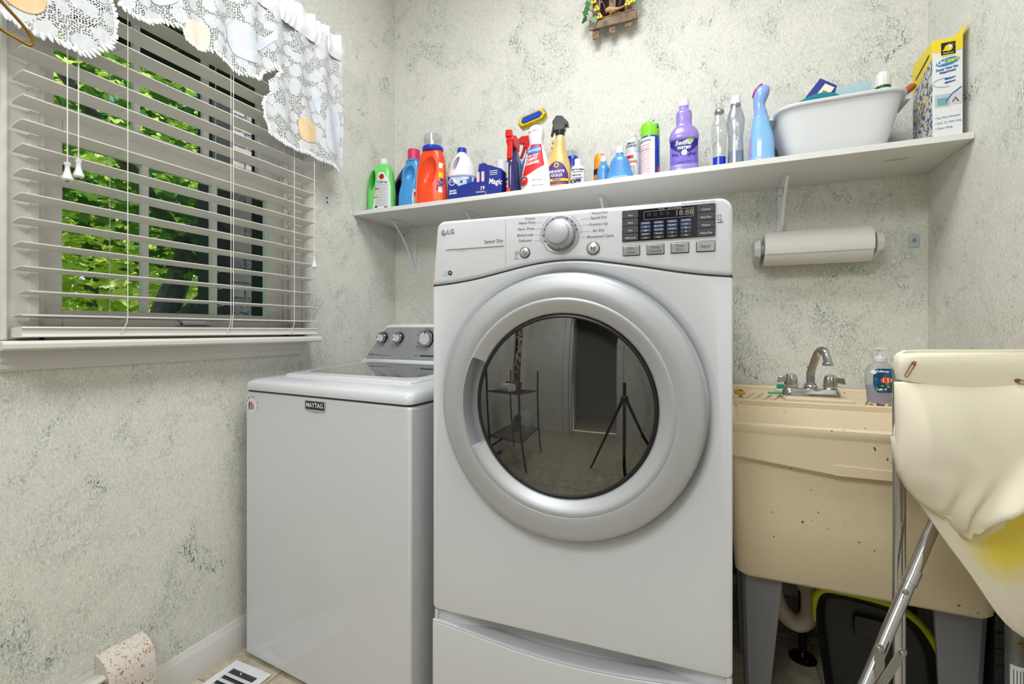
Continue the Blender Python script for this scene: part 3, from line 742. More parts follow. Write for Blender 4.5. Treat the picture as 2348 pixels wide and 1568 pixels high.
for a in ((.665, .671, 1.292, 1.2926), (.665, .671, 1.282, 1.2826), (.665, .6656, 1.282, 1.2926), (.6704, .671, 1.282, 1.2926)): q.box(a[0], a[1], CY - .0004, CY, a[2], a[3])
line(q, .670, 1.281, .675, 1.276); line(q, .664, 1.277, .672, 1.2765, .0008); q.build('tag_symbol', INK, cp, smooth=0)

# the door
dc = (DC[0], 0, DC[1])
ring = MB().lathe([(.262, .012), (.290, .010), (.2965, .004), (.2985, -.006), (.2985, -.026), (.2965, -.0345), (.2915, -.0395), (.282, -.0425), (.265, -.0455), (.2435, -.0475), (.2415, -.0462), (.2395, -.0478),
                   (.236, -.0486), (.230, -.0470), (.220, -.041), (.2115, -.034), (.2075, -.0320), (.2055, -.026), (.2055, .012)], dc, 'y', 128, cap=False)
n = 128; k = len(ring.v) // n
ring.f += [((k - 1) * n + j, (k - 1) * n + (j + 1) % n, (j + 1) % n, j) for j in range(n)]
door = ring.build('door', SILVER, DR, smooth=50)
# handle scoop on the left of the inner bevel
sec = [(DC[0] + rr * math.cos(R(a)), DC[1] + rr * math.sin(R(a))) for rr, aa in ((.236, range(153, 208, 3)), (.2075, range(207, 151, -3))) for a in aa]
cm = MB(); cm.prism(sec, 'y', -.08, .002); co = cm.build('cut2', WHITE, DR, bevel=.006, seg=3, apply=True, smooth=0)
cm2 = MB(); cm2.v = [tuple(v.co) for v in co.data.vertices]; cm2.f = [tuple(p.vertices) for p in co.data.polygons]
me_ = co.data; bpy.data.objects.remove(co); bpy.data.meshes.remove(me_)
cut(door, cm2, 50)
tag(MB().prism([(DC[0] + (u - DC[0]) * 1.0, w) for u, w in sec], 'y', -.0015, .003).build('handle_recess', SILV2, door), 'scooped silver handle recess')
# dark inner bezel and bowed smoked glass
MB().lathe([(.2055, .010), (.2055, -.030), (.2035, -.033), (.200, -.034), (.197, -.0325), (.197, .010)], dc, 'y', 96, cap=False).build('glass_bezel', BLACK, door)
gl = [(.1975 * q / 14, -.032 - .016 * (1 - (q / 14) ** 2)) for q in range(14, 0, -1)] + [(.0005, -.048)]
MB().lathe(gl, dc, 'y', 96, cap=False).build('door_glass', 'smoked_glass', door, smooth=80)
# inner bowl behind the glass and the lint grille
dk = mat('drum_dark', (30, 30, 32), .45)
MB().lathe([(.205, .012), (.185, .02), (.172, .07), (.168, .11), (.150, .125), (.0005, .13)], dc, 'y', 64, cap=False).build('inner_bowl', dk, door)
MB().lathe([(.196, -.012), (.180, -.004), (.176, .0)], dc, 'y', 64, cap=False).build('inner_rim', mat('rim_grey', (58, 59, 61), .35), door)
for a0, a1, n_ in ((232, 258, 8), (282, 304, 7)):
    gr_ = MB().lathe([(.187, -.010), (.172, -.004), (.168, -.004), (.168, .0), (.187, -.004)], dc, 'y', 96, cap=False, a0=a0, a1=a1).build('lint_grille', mat('grille_white', (232, 232, 230), .4), door)
    q = MB()
    for i in range(n_):
        a = R(a0 + 2 + (a1 - a0 - 4) * i / (n_ - 1)); M = Matrix.Translation((DC[0] + .178 * math.cos(a), -.0075, DC[1] + .178 * math.sin(a))) @ Matrix.Rotation(-a, 4, 'Y')
        q.box(-.004, .004, -.0015, .0015, -.0022, .0022, M)
    q.build('grille_slots', BLACK, gr_, smooth=0)

# ---------------------------------------------------------------- pedestal
PD = thing('dryer_pedestal', 'white drawer pedestal under the front loading dryer', 'pedestal', (-.651, 1.005, 0), 2.98)
MB().prism([(.004, .06), (PW - .004, .06), (PW - .004, .745), (.032, .745)], 'z', 0, .338).build('pedestal_body', WHITE, PD, bevel=.004)
cur = catmull([(0, .318), (.03, .318), (.10, .3105), (.18, .301), (.26, .2945), (.3465, .292), (.43, .2945), (.51, .301), (.59, .3105), (.66, .318), (PW, .318)], 4)
b = MB(); b.prism([(0, .02), (PW, .02)] + list(reversed(cur)), 'y', -.004, .05)
dw = b.build('drawer_front', WHITE, PD, bevel=.004, seg=4, apply=True, smooth=50)
b = MB(); rings = []
for u, w in cur:
    k_ = max(0, min(1, (u - .02) / .16)) * max(0, min(1, (PW - .02 - u) / .16)); k_ = k_ * k_ * (3 - 2 * k_); dd = .006 + .042 * k_
    rings.append([(u, -.003, w + .0015), (u, .004, w + .004), (u, .004 + dd * .6, w - .002 - .010 * k_), (u, .004 + dd, w + .001), (u, .006 + dd, .336), (u, .003 + dd, .3425), (u, .06, .344)])
b.loft(rings, cap=False, closed=False)
tag(b.build('handle_scoop', WHITE, dw, smooth=60), 'curved finger recess along the drawer top')
MB().box(.002, .012, .004, .05, .30, .344).build('end_cap', WHITE, PD, bevel=.003); MB().box(PW - .012, PW - .002, .004, .05, .30, .344).build('end_cap', WHITE, PD, bevel=.003)
MB().box(.01, PW - .01, .015, .05, .3425, .3475).build('shadow_gap', BLACK, PD, smooth=0)

# ================================================================ top loading washer
WA = thing('washing_machine', 'white top loading washing machine with a glass lid under the window corner', 'washing machine', (-1.385, 1.038, 0), -4.75)
WW, WD = .684, .665
MB().prism([(0, 0), (WW, 0), (WW - .022, WD - .02), (0, WD - .02)], 'z', .012, .860).build('cabinet', WHITE, WA, bevel=.008, seg=4)
for x in (.05, WW - .05):
    for y in (.05, WD - .08): MB().lathe([(.018, 0), (.018, .014)], (x, y, 0), 'z', 16).build('foot', DGREY, WA)
MB().prism([(.006, .006), (WW - .006, .006), (WW - .03, WD - .03), (.006, WD - .03)], 'z', .856, .870).build('top_gap', DGREY, WA, smooth=0)
def rr3(x0, x1, y0, y1, z, r, tilt=0): return [(x - (.024 * y / WD if x > WW / 2 else 0), y, z + tilt * (y / .65)) for x, y in rrect(x0, x1, y0, y1, r, 6)]
b = MB()
T = .032
b.loft([rr3(-.002, WW + .002, -.004, WD, .866, .022), rr3(-.003, WW + .003, -.005, WD, .872, .024), rr3(-.002, WW + .002, -.004, WD, .888, .024), rr3(.003, WW - .003, .001, WD, .893, .026, .012), rr3(.014, WW - .014, .014, WD, .898, .03, .022), rr3(.05, WW - .05, .06, WD - .01, .901, .04, T), rr3(.10, WW - .10, .12, WD - .02, .902, .04, T)])
b.build('top_deck', WHITE, WA, smooth=60)
b = MB()
lx0, lx1, ly0, ly1 = .062, WW - .062, .085, .475
b.loft([rr3(lx0, lx1, ly0, ly1, .896, .03, T), rr3(lx0, lx1, ly0, ly1, .9055, .03, T), rr3(lx0 + .004, lx1 - .004, ly0 + .004, ly1, .9080, .028, T), rr3(lx0 + .02, lx1 - .02, ly0 + .02, ly1 - .004, .9090, .02, T)])
lid = b.build('lid', WHITE, WA, smooth=60)
b = MB(); b.loft([rr3(.100, WW - .100, .145, .468, .9086, .045, T), rr3(.100, WW - .100, .145, .468, .9100, .045, T)])
tag(b.build('lid_glass', mat('lid_glass', (70, 72, 72), .04, spec=1.0, coat=1.0, ior=2.0), lid, smooth=30), 'dark glossy glass of the lid')
b = MB(); b.prism([(.17, .9055), (.20, .8975), (.44, .8975), (.47, .9055)], 'y', ly0 - .006, ly0 + .004); b.build('lid_grip', WHITE, lid)
# console
def cons(ins, yo): return None
out = arc(.150, 1.052, .030, 90, 150, 5) + [(.074, 1.03 - .0), (.028, .958), (.012, .925)]
out = [(.14, 1.082)] + [(.120, 1.078), (.104, 1.066), (.090, 1.046), (.062, 1.000), (.030, .950), (.012, .925)]
full_o = out + [(WW - u, w) for u, w in reversed(out)]
def lean(w): return .478 + (w - .925) * .30
def rings_of(poly, dy): return [(u, lean(w) + dy, w) for u, w in poly]
b = MB(); inner = [(WW / 2 + (u - WW / 2) * .985, .925 + (w - .925) * .985) for u, w in full_o]
b.loft([rings_of(inner, -.002), rings_of(full_o, .004), rings_of(full_o, .03), [(u, WD - .02, w) for u, w in full_o]])
con = b.build('console', WHITE, WA, smooth=50)
pin = [(.136, 1.069), (.120, 1.066), (.110, 1.058), (.098, 1.042), (.072, 1.000), (.042, .952), (.038, .944)]
pinf = pin + [(WW - u, w) for u, w in reversed(pin)]
b = MB(); b.loft([rings_of(pinf, -.0040), rings_of(pinf, -.001)]); pn = b.build('console_face', mat('console_silver', (172, 173, 176), .35, metal=.5), con)
def csurf(u, w): return (u, lean(w) - .0046, w)
for x, z, r in ((.118, 1.028, .021), (.202, 1.028, .021), (.342, 1.026, .032), (.482, 1.028, .021), (.566, 1.028, .021)):
    y = lean(z)
    MB().lathe([(r * 1.22, -.0042), (r * 1.22, -.0046), (r * 1.1, -.0046)], (x, y, z), 'y', 32).build('knob_shadow_ring', mat('ring_grey', (140, 141, 144), .4), pn)
    k_ = MB().lathe([(r, -.004), (r, -.018), (r * .97, -.020)], (x, y, z), 'y', 36).build('knob', BLACK, pn)
    MB().lathe([(r * .985, -.018), (r * 1.0, -.024), (r * .94, -.0275), (r * .82, -.0275), (r * .74, -.0262)], (x, y, z), 'y', 36, cap=False).build('knob_ring', CHROME, k_)
    MB().lathe([(r * .76, -.018), (r * .74, -.0264), (.0005, -.0268)], (x, y, z), 'y', 36).build('knob_face', mat('knob_face', (206, 207, 209), .4), k_)
    MB().box(x + r * .1, x + r * .1 + .003, y - .0285, y - .0268, z + r * .55, z + r * .85).build('knob_mark', BLACK, k_)
for s_, x, z, sz in (('Water', .118, .996, .0072), ('Soil Level', .204, .996, .0072), ('Normal', .302, 1.052, .006), ('Whites', .292, 1.038, .006), ('Rinse', .300, 1.008, .006), ('Delicate', .300, .993, .006), ('POWER', .070, .957, .010), ('MVW', .104, .957, .008), ('Options', .300, .960, .006), ('Start', .168, 1.048, .005), ('Hot', .245, 1.045, .005), ('Cold', .247, 1.020, .005), ('AUTO', .338, 1.064, .006)):
    text(pn, s_, x, z, sz, INK, surf=csurf)
b = MB(); b.add([csurf(.115, .9555), csurf(.172, .9555), csurf(.172, .9566), csurf(.115, .9566)], [(0, 1, 2, 3)]); b.add([csurf(.32, .956), csurf(.42, .956), csurf(.42, .962), csurf(.32, .962)], [(0, 1, 2, 3)])
b.build('console_lines', DGREY, pn, smooth=0)
# badge and round sticker
bd = MB(); bd.prism([(.290, .852), (.290, .824), (.332, .818), (.374, .824), (.374, .852)], 'y', -.0035, .001); bd = bd.build('badge', SILVER, WA, bevel=.0006)
MB().box(.2925, .3715, -.0042, -.003, .827, .850).build('badge_plate', BLACK, bd)
text(bd, 'MAYTAG', .332, .8385, .0190, INKW, y=-.0046, sx=.93, thick=.0003)
sk = MB().lathe([(.0235, 0), (.0235, -.0006), (.0001, -.0006)], (.034, -.0002, .815), 'y', 32).build('round_sticker', WH2, WA)
q = MB(); q.prism([(.018, .822), (.024, .830), (.024, .800), (.018, .806)], 'y', -.0012, -.0006); q.build('sticker_blue', mat('flag_blue', (24, 38, 104), .5), sk, smooth=0)
for i in range(3): q = MB(); q.prism([(.026 + i * .006, .830 - i * .003), (.029 + i * .006, .830 - i * .003), (.033 + i * .006, .802 + i * .003), (.030 + i * .006, .800 + i * .003)], 'y', -.0012, -.0006); q.build('sticker_stripe', mat('flag_red', (190, 30, 44), .5), sk, smooth=0)
for i, ch in enumerate('AMERICA'):
    a = 150 - i * 26; text(sk, ch, .034 + .029 * math.cos(R(a)), .815 + .029 * math.sin(R(a)), .0095, INK if i % 2 else MATS['flag_red'], y=-.0008, rot=a - 90)

# ================================================================ wall shelf and brackets
SZ = 1.578
SH = thing('wall_shelf', 'long white board shelf across the back wall above the dryer and sink', 'shelf', (-.40, 1.74, SZ - .018))
MB().box(XL + .40 + .001, XR + .40 - .001, 1.593 - 1.74, YB - 1.74 - .001, 0, .018).build('board', SHELFM, SH, bevel=.0012)
for bx in (-1.326, -.945, -.378, .226):
    x = bx + .40; y = YB - 1.74
    b = MB(); b.prism(rrect(-.0085, .0085, -.222, -.0005, .008), 'y', y - .0032, y - .0012, Matrix.Translation((x, 0, 0)))
    b.prism([(u, w) for u, w in rrect(-.0085, .0085, y - .185, y - .001, .008)], 'z', -.0026, -.0006, Matrix.Translation((x, 0, 0)))
    cv_ = [(y - .178, -.006), (y - .150, -.022), (y - .115, -.052), (y - .075, -.095), (y - .045, -.135), (y - .022, -.17), (y - .008, -.195)]
    cv_ = catmull(cv_, 4)
    b.loft([[(x + sx, u + dy, w + dz) for sx, dy, dz in ((-.0045, 0, 0), (.0045, 0, 0), (.0045, -.0015, -.0015), (-.0045, -.0015, -.0015))] for u, w in cv_])
    br = b.build('bracket', WH2, SH, smooth=40)
    for (p, ax) in (((x, y - .0036, -.028), 'y'), ((x, y - .0036, -.205), 'y'), ((x, y - .170, -.003), 'z'), ((x, y - .025, -.003), 'z')):
        MB().lathe([(.0032, .0004), (.0032, -.0006), (.001, -.0012)], p, ax, 10).build('screw', STEEL, br)
st = MB().prism([(-.03, -.008), (-.01, -.012), (.02, -.010), (.034, -.002), (.02, .010), (-.012, .012), (-.03, .006)], 'z', -.0006, -.0001, Matrix.Translation((.90, -.04, 0)))
st.build('stain_spot', mat('brown_stain', (204, 190, 170), .6), SH)

# ================================================================ bottles and boxes on the shelf
G1 = 'cleaning bottles on the shelf'
def item(name, label, cat, x, y, rz=0, group=G1, z=SZ): return thing(name, label, cat, (x, y, z), rz, group)
def cap_(t, m, r, z0, z1, x=0, y=0, name='cap', ribs=True, taper=.95):
    b = MB()
    prof = [(r, z0), (r, z0 + (z1 - z0) * .1), (r * taper, z1 - .002), (r * taper * .9, z1), (.0005, z1)]
    b.lathe(prof, (x, y, 0), 'z', 24)
    return b.build(name, m, t)
def lines(t, surf, m, rows, sz=None, h=.0012):
    """small print: rows of short dashes (u0, u1, w)"""
    for u0, u1, w in rows:
        b = MB(); n = 8
        b.loft([[surf(u0 + (u1 - u0) * i / n, w + d) for i in range(n + 1)] for d in (-h / 2, h / 2)], cap=False, closed=False)
        b.build('print_line', m, t, smooth=0)

# green cleaner jug with loop handle
lg_ = mat('green_bottle', (112, 214, 108), .3, coat=.2)
t = item('cleaner_bottle', 'light green carpet cleaner bottle with loop handle at the shelf\'s left end', 'bottle', -1.374, 1.70, 8)
se = [(0, .118, .066), (.008, .126, .072), (.10, .128, .074), (.16, .118, .070), (.195, .098, .062, .004), (.218, .066, .050, .010), (.228, .044, .038, .012)]
body = vessel(se, 2.8).build('body', lg_, t, smooth=60)
q = MB(); q.loft([[(-.032 + .019 * math.cos(a) * k_ - .012 * (math.sin(a)) * -1 * .5, yy, .150 + .050 * math.sin(a) * k_) for a in [2 * math.pi * i / 24 for i in range(24)]] for yy, k_ in ((-.06, 1.35), (-.03, 1.0), (0, .85), (.03, 1.0), (.06, 1.35))])
cut(body, q, 50)
cap_(t, WH2, .0185, .226, .252, .012)
sf = surf_of(se, 2.8, .0008)
lb = patch(t, 'label', mat('label_white', (216, 222, 222), .5), sf, 0, 0, .012, .185, 12, 20, lo=lambda z: -.022 + .026 * max(0, z - .03) / .15, hi=lambda z: .058 - .030 * max(0, (z - .11) / .075) ** 2)
sf2 = surf_of(se, 2.8, .0016)
b = MB(); b.loft([[sf2(.020 + r_ * math.cos(a), .164 + r_ * math.sin(a)) for a in [2 * math.pi * i / 20 for i in range(21)]] for r_ in (.0001, .0125)], cap=False, closed=False)
b.build('round_logo', RED, lb, smooth=0); text(lb, 'S', .020, .164, .018, INK, surf=surf_of(se, 2.8, .0022), thick=.0006)
text(lb, 'Citrus', .022, .140, .019, mat('teal_ink', (24, 100, 130), .5), surf=sf2, thick=.0005)
lines(lb, sf2, GREY, [(-.010, .050, .128 - i * .0072) for i in range(14)], h=.0016)
lines(lb, sf2, RED, [(-.012, .008, .110), (-.018, .0, .072)], h=.003)
lines(lb, sf2, INK, [(-.012, .000, .030), (.034, .048, .026)], h=.008)
tag(MB().box(-.010, .050, .0, .0003, .0, .0003).build('base_seam', lg_, t), None)

# navy jug behind, mostly hidden
nv = mat('navy_bottle', (24, 30, 78), .3, coat=.3)
t = item('detergent_jug', 'dark navy jug standing behind the green and light blue bottles', 'bottle', -1.318, 1.815, 4)
se = [(0, .145, .08), (.01, .15, .084), (.13, .15, .084), (.19, .125, .074, .01), (.235, .075, .058, .018), (.25, .05, .04, .018)]
body = vessel(se, 2.7).build('body', nv, t, smooth=60)
q = MB(); q.loft([[(-.030 + .018 * math.cos(a) + .25 * .045 * math.sin(a), yy, .135 + .048 * math.sin(a)) for a in [2 * math.pi * i / 20 for i in range(20)]] for yy in (-.07, .07)])
cut(body, q, 50)
cap_(t, nv, .022, .248, .275, .018)
tag(patch(t, 'label', mat('navy_label', (60, 66, 96), .4), surf_of(se, 2.7, .001), -.03, .065, .02, .11), None)
# pale yellow bottle far behind
t = item('lotion_bottle', 'pale yellow bottle half hidden in the back corner behind the light blue bottle', 'bottle', -1.185, 1.845, 0)
vessel([(0, .075, .045), (.01, .08, .048), (.15, .08, .048), (.20, .06, .04), (.222, .028, .028)], 2.5).build('body', mat('pale_yellow', (226, 226, 196), .4), t, smooth=60)
cap_(t, mat('cream_cap', (232, 230, 214), .4), .014, .22, .245)

# blue bottle, pink cap
t = item('detergent_jug', 'light blue detergent jug with a magenta pink cap', 'bottle', -1.232, 1.725, 12)
se = [(0, .098, .066), (.008, .106, .072), (.06, .108, .074), (.10, .100, .070), (.135, .090, .062, .004), (.175, .090, .062, .006), (.205, .078, .058, .010), (.222, .062, .054, .014), (.230, .060, .054, .014)]
bb = mat('sky_blue_bottle', (62, 148, 214), .28, coat=.3)
body = vessel(se, 2.7).build('body', bb, t, smooth=60)
q = MB(); q.loft([[(.004 + .030 * k_ * math.cos(a), yy, .165 + .042 * k_ * math.sin(a) * (1 + .25 * math.cos(a))) for a in [2 * math.pi * i / 24 for i in range(24)]] for yy, k_ in ((-.055, 1.30), (-.030, .92), (-.018, .75), (-.010, .4))])
cut(body, q, 50)
MB().lathe([(.029, .226), (.031, .229), (.031, .233), (.028, .236)], (.014, 0, 0), 'z', 30).build('neck_ring', bb, t)
cap_(t, mat('pink_cap', (214, 44, 104), .35), .0275, .235, .282, .014, taper=.99)
sf = surf_of(se, 2.7, .001)
lb = patch(t, 'label', mat('label_pale', (222, 226, 232), .5), sf, 0, 0, .004, .098, 8, 12, lo=lambda z: .020 - .0 + .35 * (z - .05) ** 2 * 8 if z > .05 else .022, hi=lambda z: .050)
MB().box(.030, .044, -.0405, -.0395, .070, .084).build('label_patch', RED, lb); lines(lb, surf_of(se, 2.7, .0018), INK, [(.026, .044, .062 - i * .008) for i in range(7)], h=.002)
# orange jug, blue cap, clear cup
t = item('detergent_jug', 'big orange red detergent jug with a blue cap under a clear measuring cup', 'bottle', -1.108, 1.70, 10)
se = [(0, .128, .078), (.010, .138, .086), (.08, .136, .086), (.14, .126, .080), (.19, .118, .076, .002), (.225, .104, .072, .004), (.246, .082, .066, .006), (.252, .060, .056, .008)]
body = vessel(se, 2.7).build('body', ORANGE, t, smooth=60)
q = MB(); q.loft([[(.000 + .038 * k_ * math.cos(a) + .010 * math.sin(a), yy, .150 + .068 * k_ * math.sin(a) * (1 - .0 * math.cos(a))) for a in [2 * math.pi * i / 28 for i in range(28)]] for yy, k_ in ((-.060, 1.35), (-.036, .95), (-.022, .72), (-.014, .35))])
cut(body, q, 50)
sf = surf_of(se, 2.7, .0012)
b = MB(); b.tube([sf(-.057, .012 + .17 * i / 14) for i in range(15)], .0011, 6); b.build('clear_level_strip', mat('strip_grey', (214, 170, 160), .4), t)
lb = patch(t, 'label', mat('orange_label', (240, 120, 40), .45), sf, 0, 0, .02, .19, 6, 16, lo=lambda z: .044 + .0 * z, hi=lambda z: .062 - .0)
sf2 = surf_of(se, 2.7, .002)
for i, (w, m_) in enumerate(((.165, INKW), (.125, YEL), (.06, INKW))): patch(lb, 'label_band', m_, sf2, .047, .061, w, w + .022, 3, 3)
text(lb, 'Tide', .054, .095, .030, BLUEC, surf=surf_of(se, 2.7, .0028), rot=80, thick=.0008)
MB().lathe([(.043, .245), (.045, .250), (.045, .262), (.043, .2645), (.020, .2655), (.020, .262)], (.006, 0, 0), 'z', 36).build('cap', BLUEC, t)
b = MB().lathe([(.036, .2655), (.0385, .300), (.0395, .314), (.0375, .314), (.0365, .300), (.0345, .2675)], (.006, 0, 0), 'z', 36, cap=False); b.build('measuring_cup', 'clear_plastic', t)
MB().lathe([(.010, .262), (.010, .275), (.006, .277)], (.012, 0, 0), 'z', 14).build('spout', GREY, t)
# white bleach jug
t = item('bleach_jug', 'white bleach jug with a royal blue cap beside the orange jug', 'bottle', -.995, 1.765, 6)
se = [(0, .112, .088), (.008, .122, .098), (.05, .122, .098), (.13, .122, .098), (.138, .126, .102), (.148, .124, .100), (.19, .106, .088, .0), (.225, .070, .064), (.242, .040, .040), (.250, .036, .036)]
body = vessel(se, 2.2).build('body', mat('milky_plastic', (232, 232, 240), .35), t, smooth=60)
q = MB(); q.loft([[(-.012 + .011 * k_ * math.cos(a) + .012 * math.sin(a), yy, .192 + .030 * k_ * math.sin(a)) for a in [2 * math.pi * i / 24 for i in range(24)]] for yy, k_ in ((-.06, 1.5), (-.03, 1.0), (0, .8), (.03, 1), (.06, 1.5))])
cut(body, q, 50)
cap_(t, BLUEC, .0205, .248, .268, taper=.98)
sf = surf_of(se, 2.2, .0010)
lb = patch(t, 'label', mat('bleach_label', (70, 110, 196), .45), sf, -.056, .056, .028, .134, 20, 8)
sf2 = surf_of(se, 2.2, .0018)
patch(lb, 'label_panel', mat('label_ice', (190, 214, 240), .5), sf2, -.030, .040, .034, .124, 12, 4); patch(lb, 'top_band', INKW, sf2, -.048, .048, .122, .130, 16, 2)
sf3 = surf_of(se, 2.2, .0026)
for i in range(4): patch(lb, 'label_square', mat('square_blue', (30, 64, 160), .5), sf3, .014, .024, .040 + i * .021, .050 + i * .021, 2, 2)
b = MB(); b.loft([[sf3(-.012 + r_ * math.cos(a), .104 + r_ * math.sin(a)) for a in [2 * math.pi * i / 20 for i in range(21)]] for r_ in (.0001, .012)], cap=False, closed=False); b.build('round_picture', INKW, lb, smooth=0)
lines(lb, sf3, NAVY, [(-.026, .006, .086 - i * .009) for i in range(5)], h=.002); text(lb, 'REGULAR BLEACH', 0, .126, .006, NAVY, surf=sf3)
# opened blue carton
t = item('eraser_carton', 'torn open dark blue carton lying in front of the white bleach jug', 'box', -.852, 1.655, 4, None)
cb_ = mat('carton_blue', (20, 38, 134), .45)
M_ = None
b = MB(); b.box(-.118, .105, -.048, .045, .004, .006); b.box(-.118, -.002, .043, .045, .004, .062); b.prism([(-.118, .006), (-.002, .006), (-.002, .062), (-.070, .050), (-.072, .052), (-.118, .096)], 'y', -.048, -.0465)
b.prism([(-.048, .006), (.045, .006), (.045, .06), (.02, .062), (-.048, .096)], 'x', -.118, -.1165)
b.build('open_tray', cb_, t, smooth=0)
b = MB(); b.prism([(-.0025 + u * 0, w) for u, w in ()] or [(-.046, .008), (.043, .008), (.043, .060), (.020, .060), (-.046, .092)], 'x', -.1160, -.1150); b.prism([(-.116, .0065), (-.003, .0065), (-.003, .060), (-.070, .049), (-.116, .092)], 'y', -.0462, -.0455)
b.prism([(-.116, .007), (-.003, .007), (-.003, .058), (-.116, .058)], 'y', .0415, .0425)
tag(b.build('inner_lining', CARD, t, smooth=0), 'bare brown cardboard inside')
b = MB(); b.prism([(-.010, .004), (.040, .004), (.050, .020), (.052, .122), (.040, .128), (.020, .124), (.012, .080), (-.002, .068)], 'y', -.052, -.050)
b.build('front_flap', cb_, t, smooth=0)
b = MB(); b.prism([(.050, .006), (.112, .006), (.112, .098), (.060, .118), (.050, .120)], 'y', -.050, .045)
bx_ = b.build('carton_end', cb_, t, smooth=0, bevel=.001)
text(t, 'Magic', .088, .050, .030, INKW, y=-.0508, rot=-8, thick=.0006, sx=.8); text(t, '19', .034, .030, .020, INKW, y=-.0528, thick=.0004); text(t, 'ORIGINAL', .026, .016, .0085, INKW, y=-.0528)
for x in (.016, .036): MB().prism(rrect(x - .006, x + .006, .055, .095, .005), 'y', -.0527, -.052).build('picture_print', mat('pale_pink', (226, 190, 196), .5), t)
MB().lathe([(.013, 0), (.0155, 0), (.0155, -.0005), (.013, -.0005)], (-.098, -.0482, .070), 'y', 24, cap=False).build('round_print', INKW, t); text(t, '9.5', -.098, .070, .016, INKW, y=-.0487)
text(t, 'MAGIC\nERASER', -.094, .028, .010, INKW, y=-.0487, thick=.0003)
for i in range(3): MB().box(.064, .096, -.0508, -.0502, .078 + i * .007, .080 + i * .007).build('print_line', INKW, t)
# small items behind the carton
t = item('spray_can', 'white capped can with a red label behind the blue carton', 'can', -.826, 1.81, 0)
MB().lathe([(.026, 0), (.027, .004), (.027, .13), (.024, .14)], (0, 0, 0), 'z', 28).build('can_body', RED, t)
MB().lathe([(.0272, .0), (.0274, .06), (.0272, .100)], (0, 0, 0), 'z', 28, cap=False).build('label', WH2, t); cap_(t, mat('cap_translucent', (226, 228, 232), .4), .0245, .138, .205)
t = item('plastic_cup', 'small clear empty plastic cup behind the blue carton', 'cup', -.895, 1.815, 0, None)
MB().lathe([(.001, .001), (.022, .001), (.022, .003), (.027, .19), (.0285, .19), (.0235, 0), (.001, 0)], (0, 0, 0), 'z', 28, cap=False).build('cup_wall', 'clear_plastic', t)
MB().lathe([(.0275, .186), (.0292, .188), (.0292, .192), (.0275, .192)], (0, 0, 0), 'z', 28, cap=False).build('rim', 'clear_plastic', t)
t = item('cleaner_bottle', 'teal blue round shouldered bottle behind the red trigger bottle', 'bottle', -.770, 1.83, 0)
vessel([(0, .062, .045), (.01, .068, .05), (.15, .068, .05), (.19, .056, .046), (.212, .036, .034), (.218, .001, .001)], 2.4).build('body', mat('teal_bottle', (92, 164, 196), .3), t, smooth=60)
patch(t, 'label', mat('label_dusk', (60, 40, 60), .5), surf_of([(0, .062, .045), (.01, .068, .05), (.15, .068, .05), (.19, .056, .046)], 2.4), -.028, .028, .05, .155)
# trigger sprayers
def trigger(t, m, z, x=0, s=1.0, face=-1, m2=None):
    """spray head: collar, body, nozzle, lever"""
    h = MB().lathe([(.0145 * s, z - .002), (.0155 * s, z), (.0155 * s, z + .018 * s), (.012 * s, z + .022 * s)], (x, 0, 0), 'z', 20).build('collar', m2 or m, t)
    f = face
    b = MB(); P = [(-.020, .018), (.014, .018), (.020, .030), (.022, .052), (.014, .060), (-.030, .062), (-.044, .054), (-.046, .040), (-.034, .036), (-.018, .034)]
    b.prism([(x - f * u * s * -1 if 0 else x + f * -u * s, z + w * s) for u, w in P], 'y', -.011 * s, .011 * s)
    hd = b.build('spray_head', m, t, bevel=.003)
    b = MB(); b.prism([(x + f * -u * s, z + w * s) for u, w in [(-.024, .036), (-.018, .036), (-.022, .010), (-.034, -.016), (-.040, -.016), (-.030, .012)]], 'y', -.006 * s, .006 * s)
    b.build('trigger_lever', m, hd, bevel=.002)
    return hd
t = item('spray_bottle', 'slim red topped bottle with a dark navy and orange label seen edge on', 'bottle', -.706, 1.665, 0)
se = [(0, .044, .090), (.01, .048, .096), (.11, .048, .096), (.14, .042, .080), (.165, .034, .05), (.182, .028, .03)]
vessel(se, 2.4).build('body', mat('navy_clear', (30, 34, 96), .2, coat=.5), t, smooth=60)
sf = surf_of(se, 2.4, .001)
lb = patch(t, 'label', mat('label_mix', (226, 216, 206), .5), sf, -.0225, -.004, .01, .12, 6, 12); 
for i, m_ in enumerate((RED, ORANGE, NAVY, YEL)): patch(lb, 'label_stripe', m_, surf_of(se, 2.4, .0018), -.0215, -.006, .014 + i * .018, .026 + i * .018, 3, 2)
patch(t, 'red_foot', mat('orange_red', (240, 80, 40), .5), surf_of(se, 2.4, .0016), -.020, .004, .002, .020, 6, 3)
MB().lathe([(.016, .140), (.0185, .148), (.018, .168), (.014, .18), (.010, .184)], (0, -.0, 0), 'z', 20).build('collar', RED, t)
b = MB(); b.prism([(-.034, .184), (.018, .176), (.024, .200), (.020, .222), (-.012, .232), (-.040, .224), (-.046, .206)], 'x', -.016, .016); b.build('spray_head', RED, t, bevel=.005)
b = MB(); b.box(-.018, .006, -.046, -.026, .218, .246); b.build('nozzle', RED, t, bevel=.003)
b = MB(); b.prism([(-.044, .200), (-.036, .204), (-.034, .150), (-.044, .130), (-.050, .134)], 'x', -.010, .010); b.build('trigger_lever', RED, t, bevel=.002)
t = item('spray_bottle', 'clear blue window cleaner bottle with a red trigger head', 'bottle', -.690, 1.80, 0)
se = [(0, .080, .05), (.01, .086, .054), (.13, .086, .054), (.17, .074, .05), (.196, .046, .04), (.214, .030, .03)]
vessel(se, 2.4).build('body', mat('blue_liquid', (20, 110, 222), .12, coat=.6), t, smooth=60)
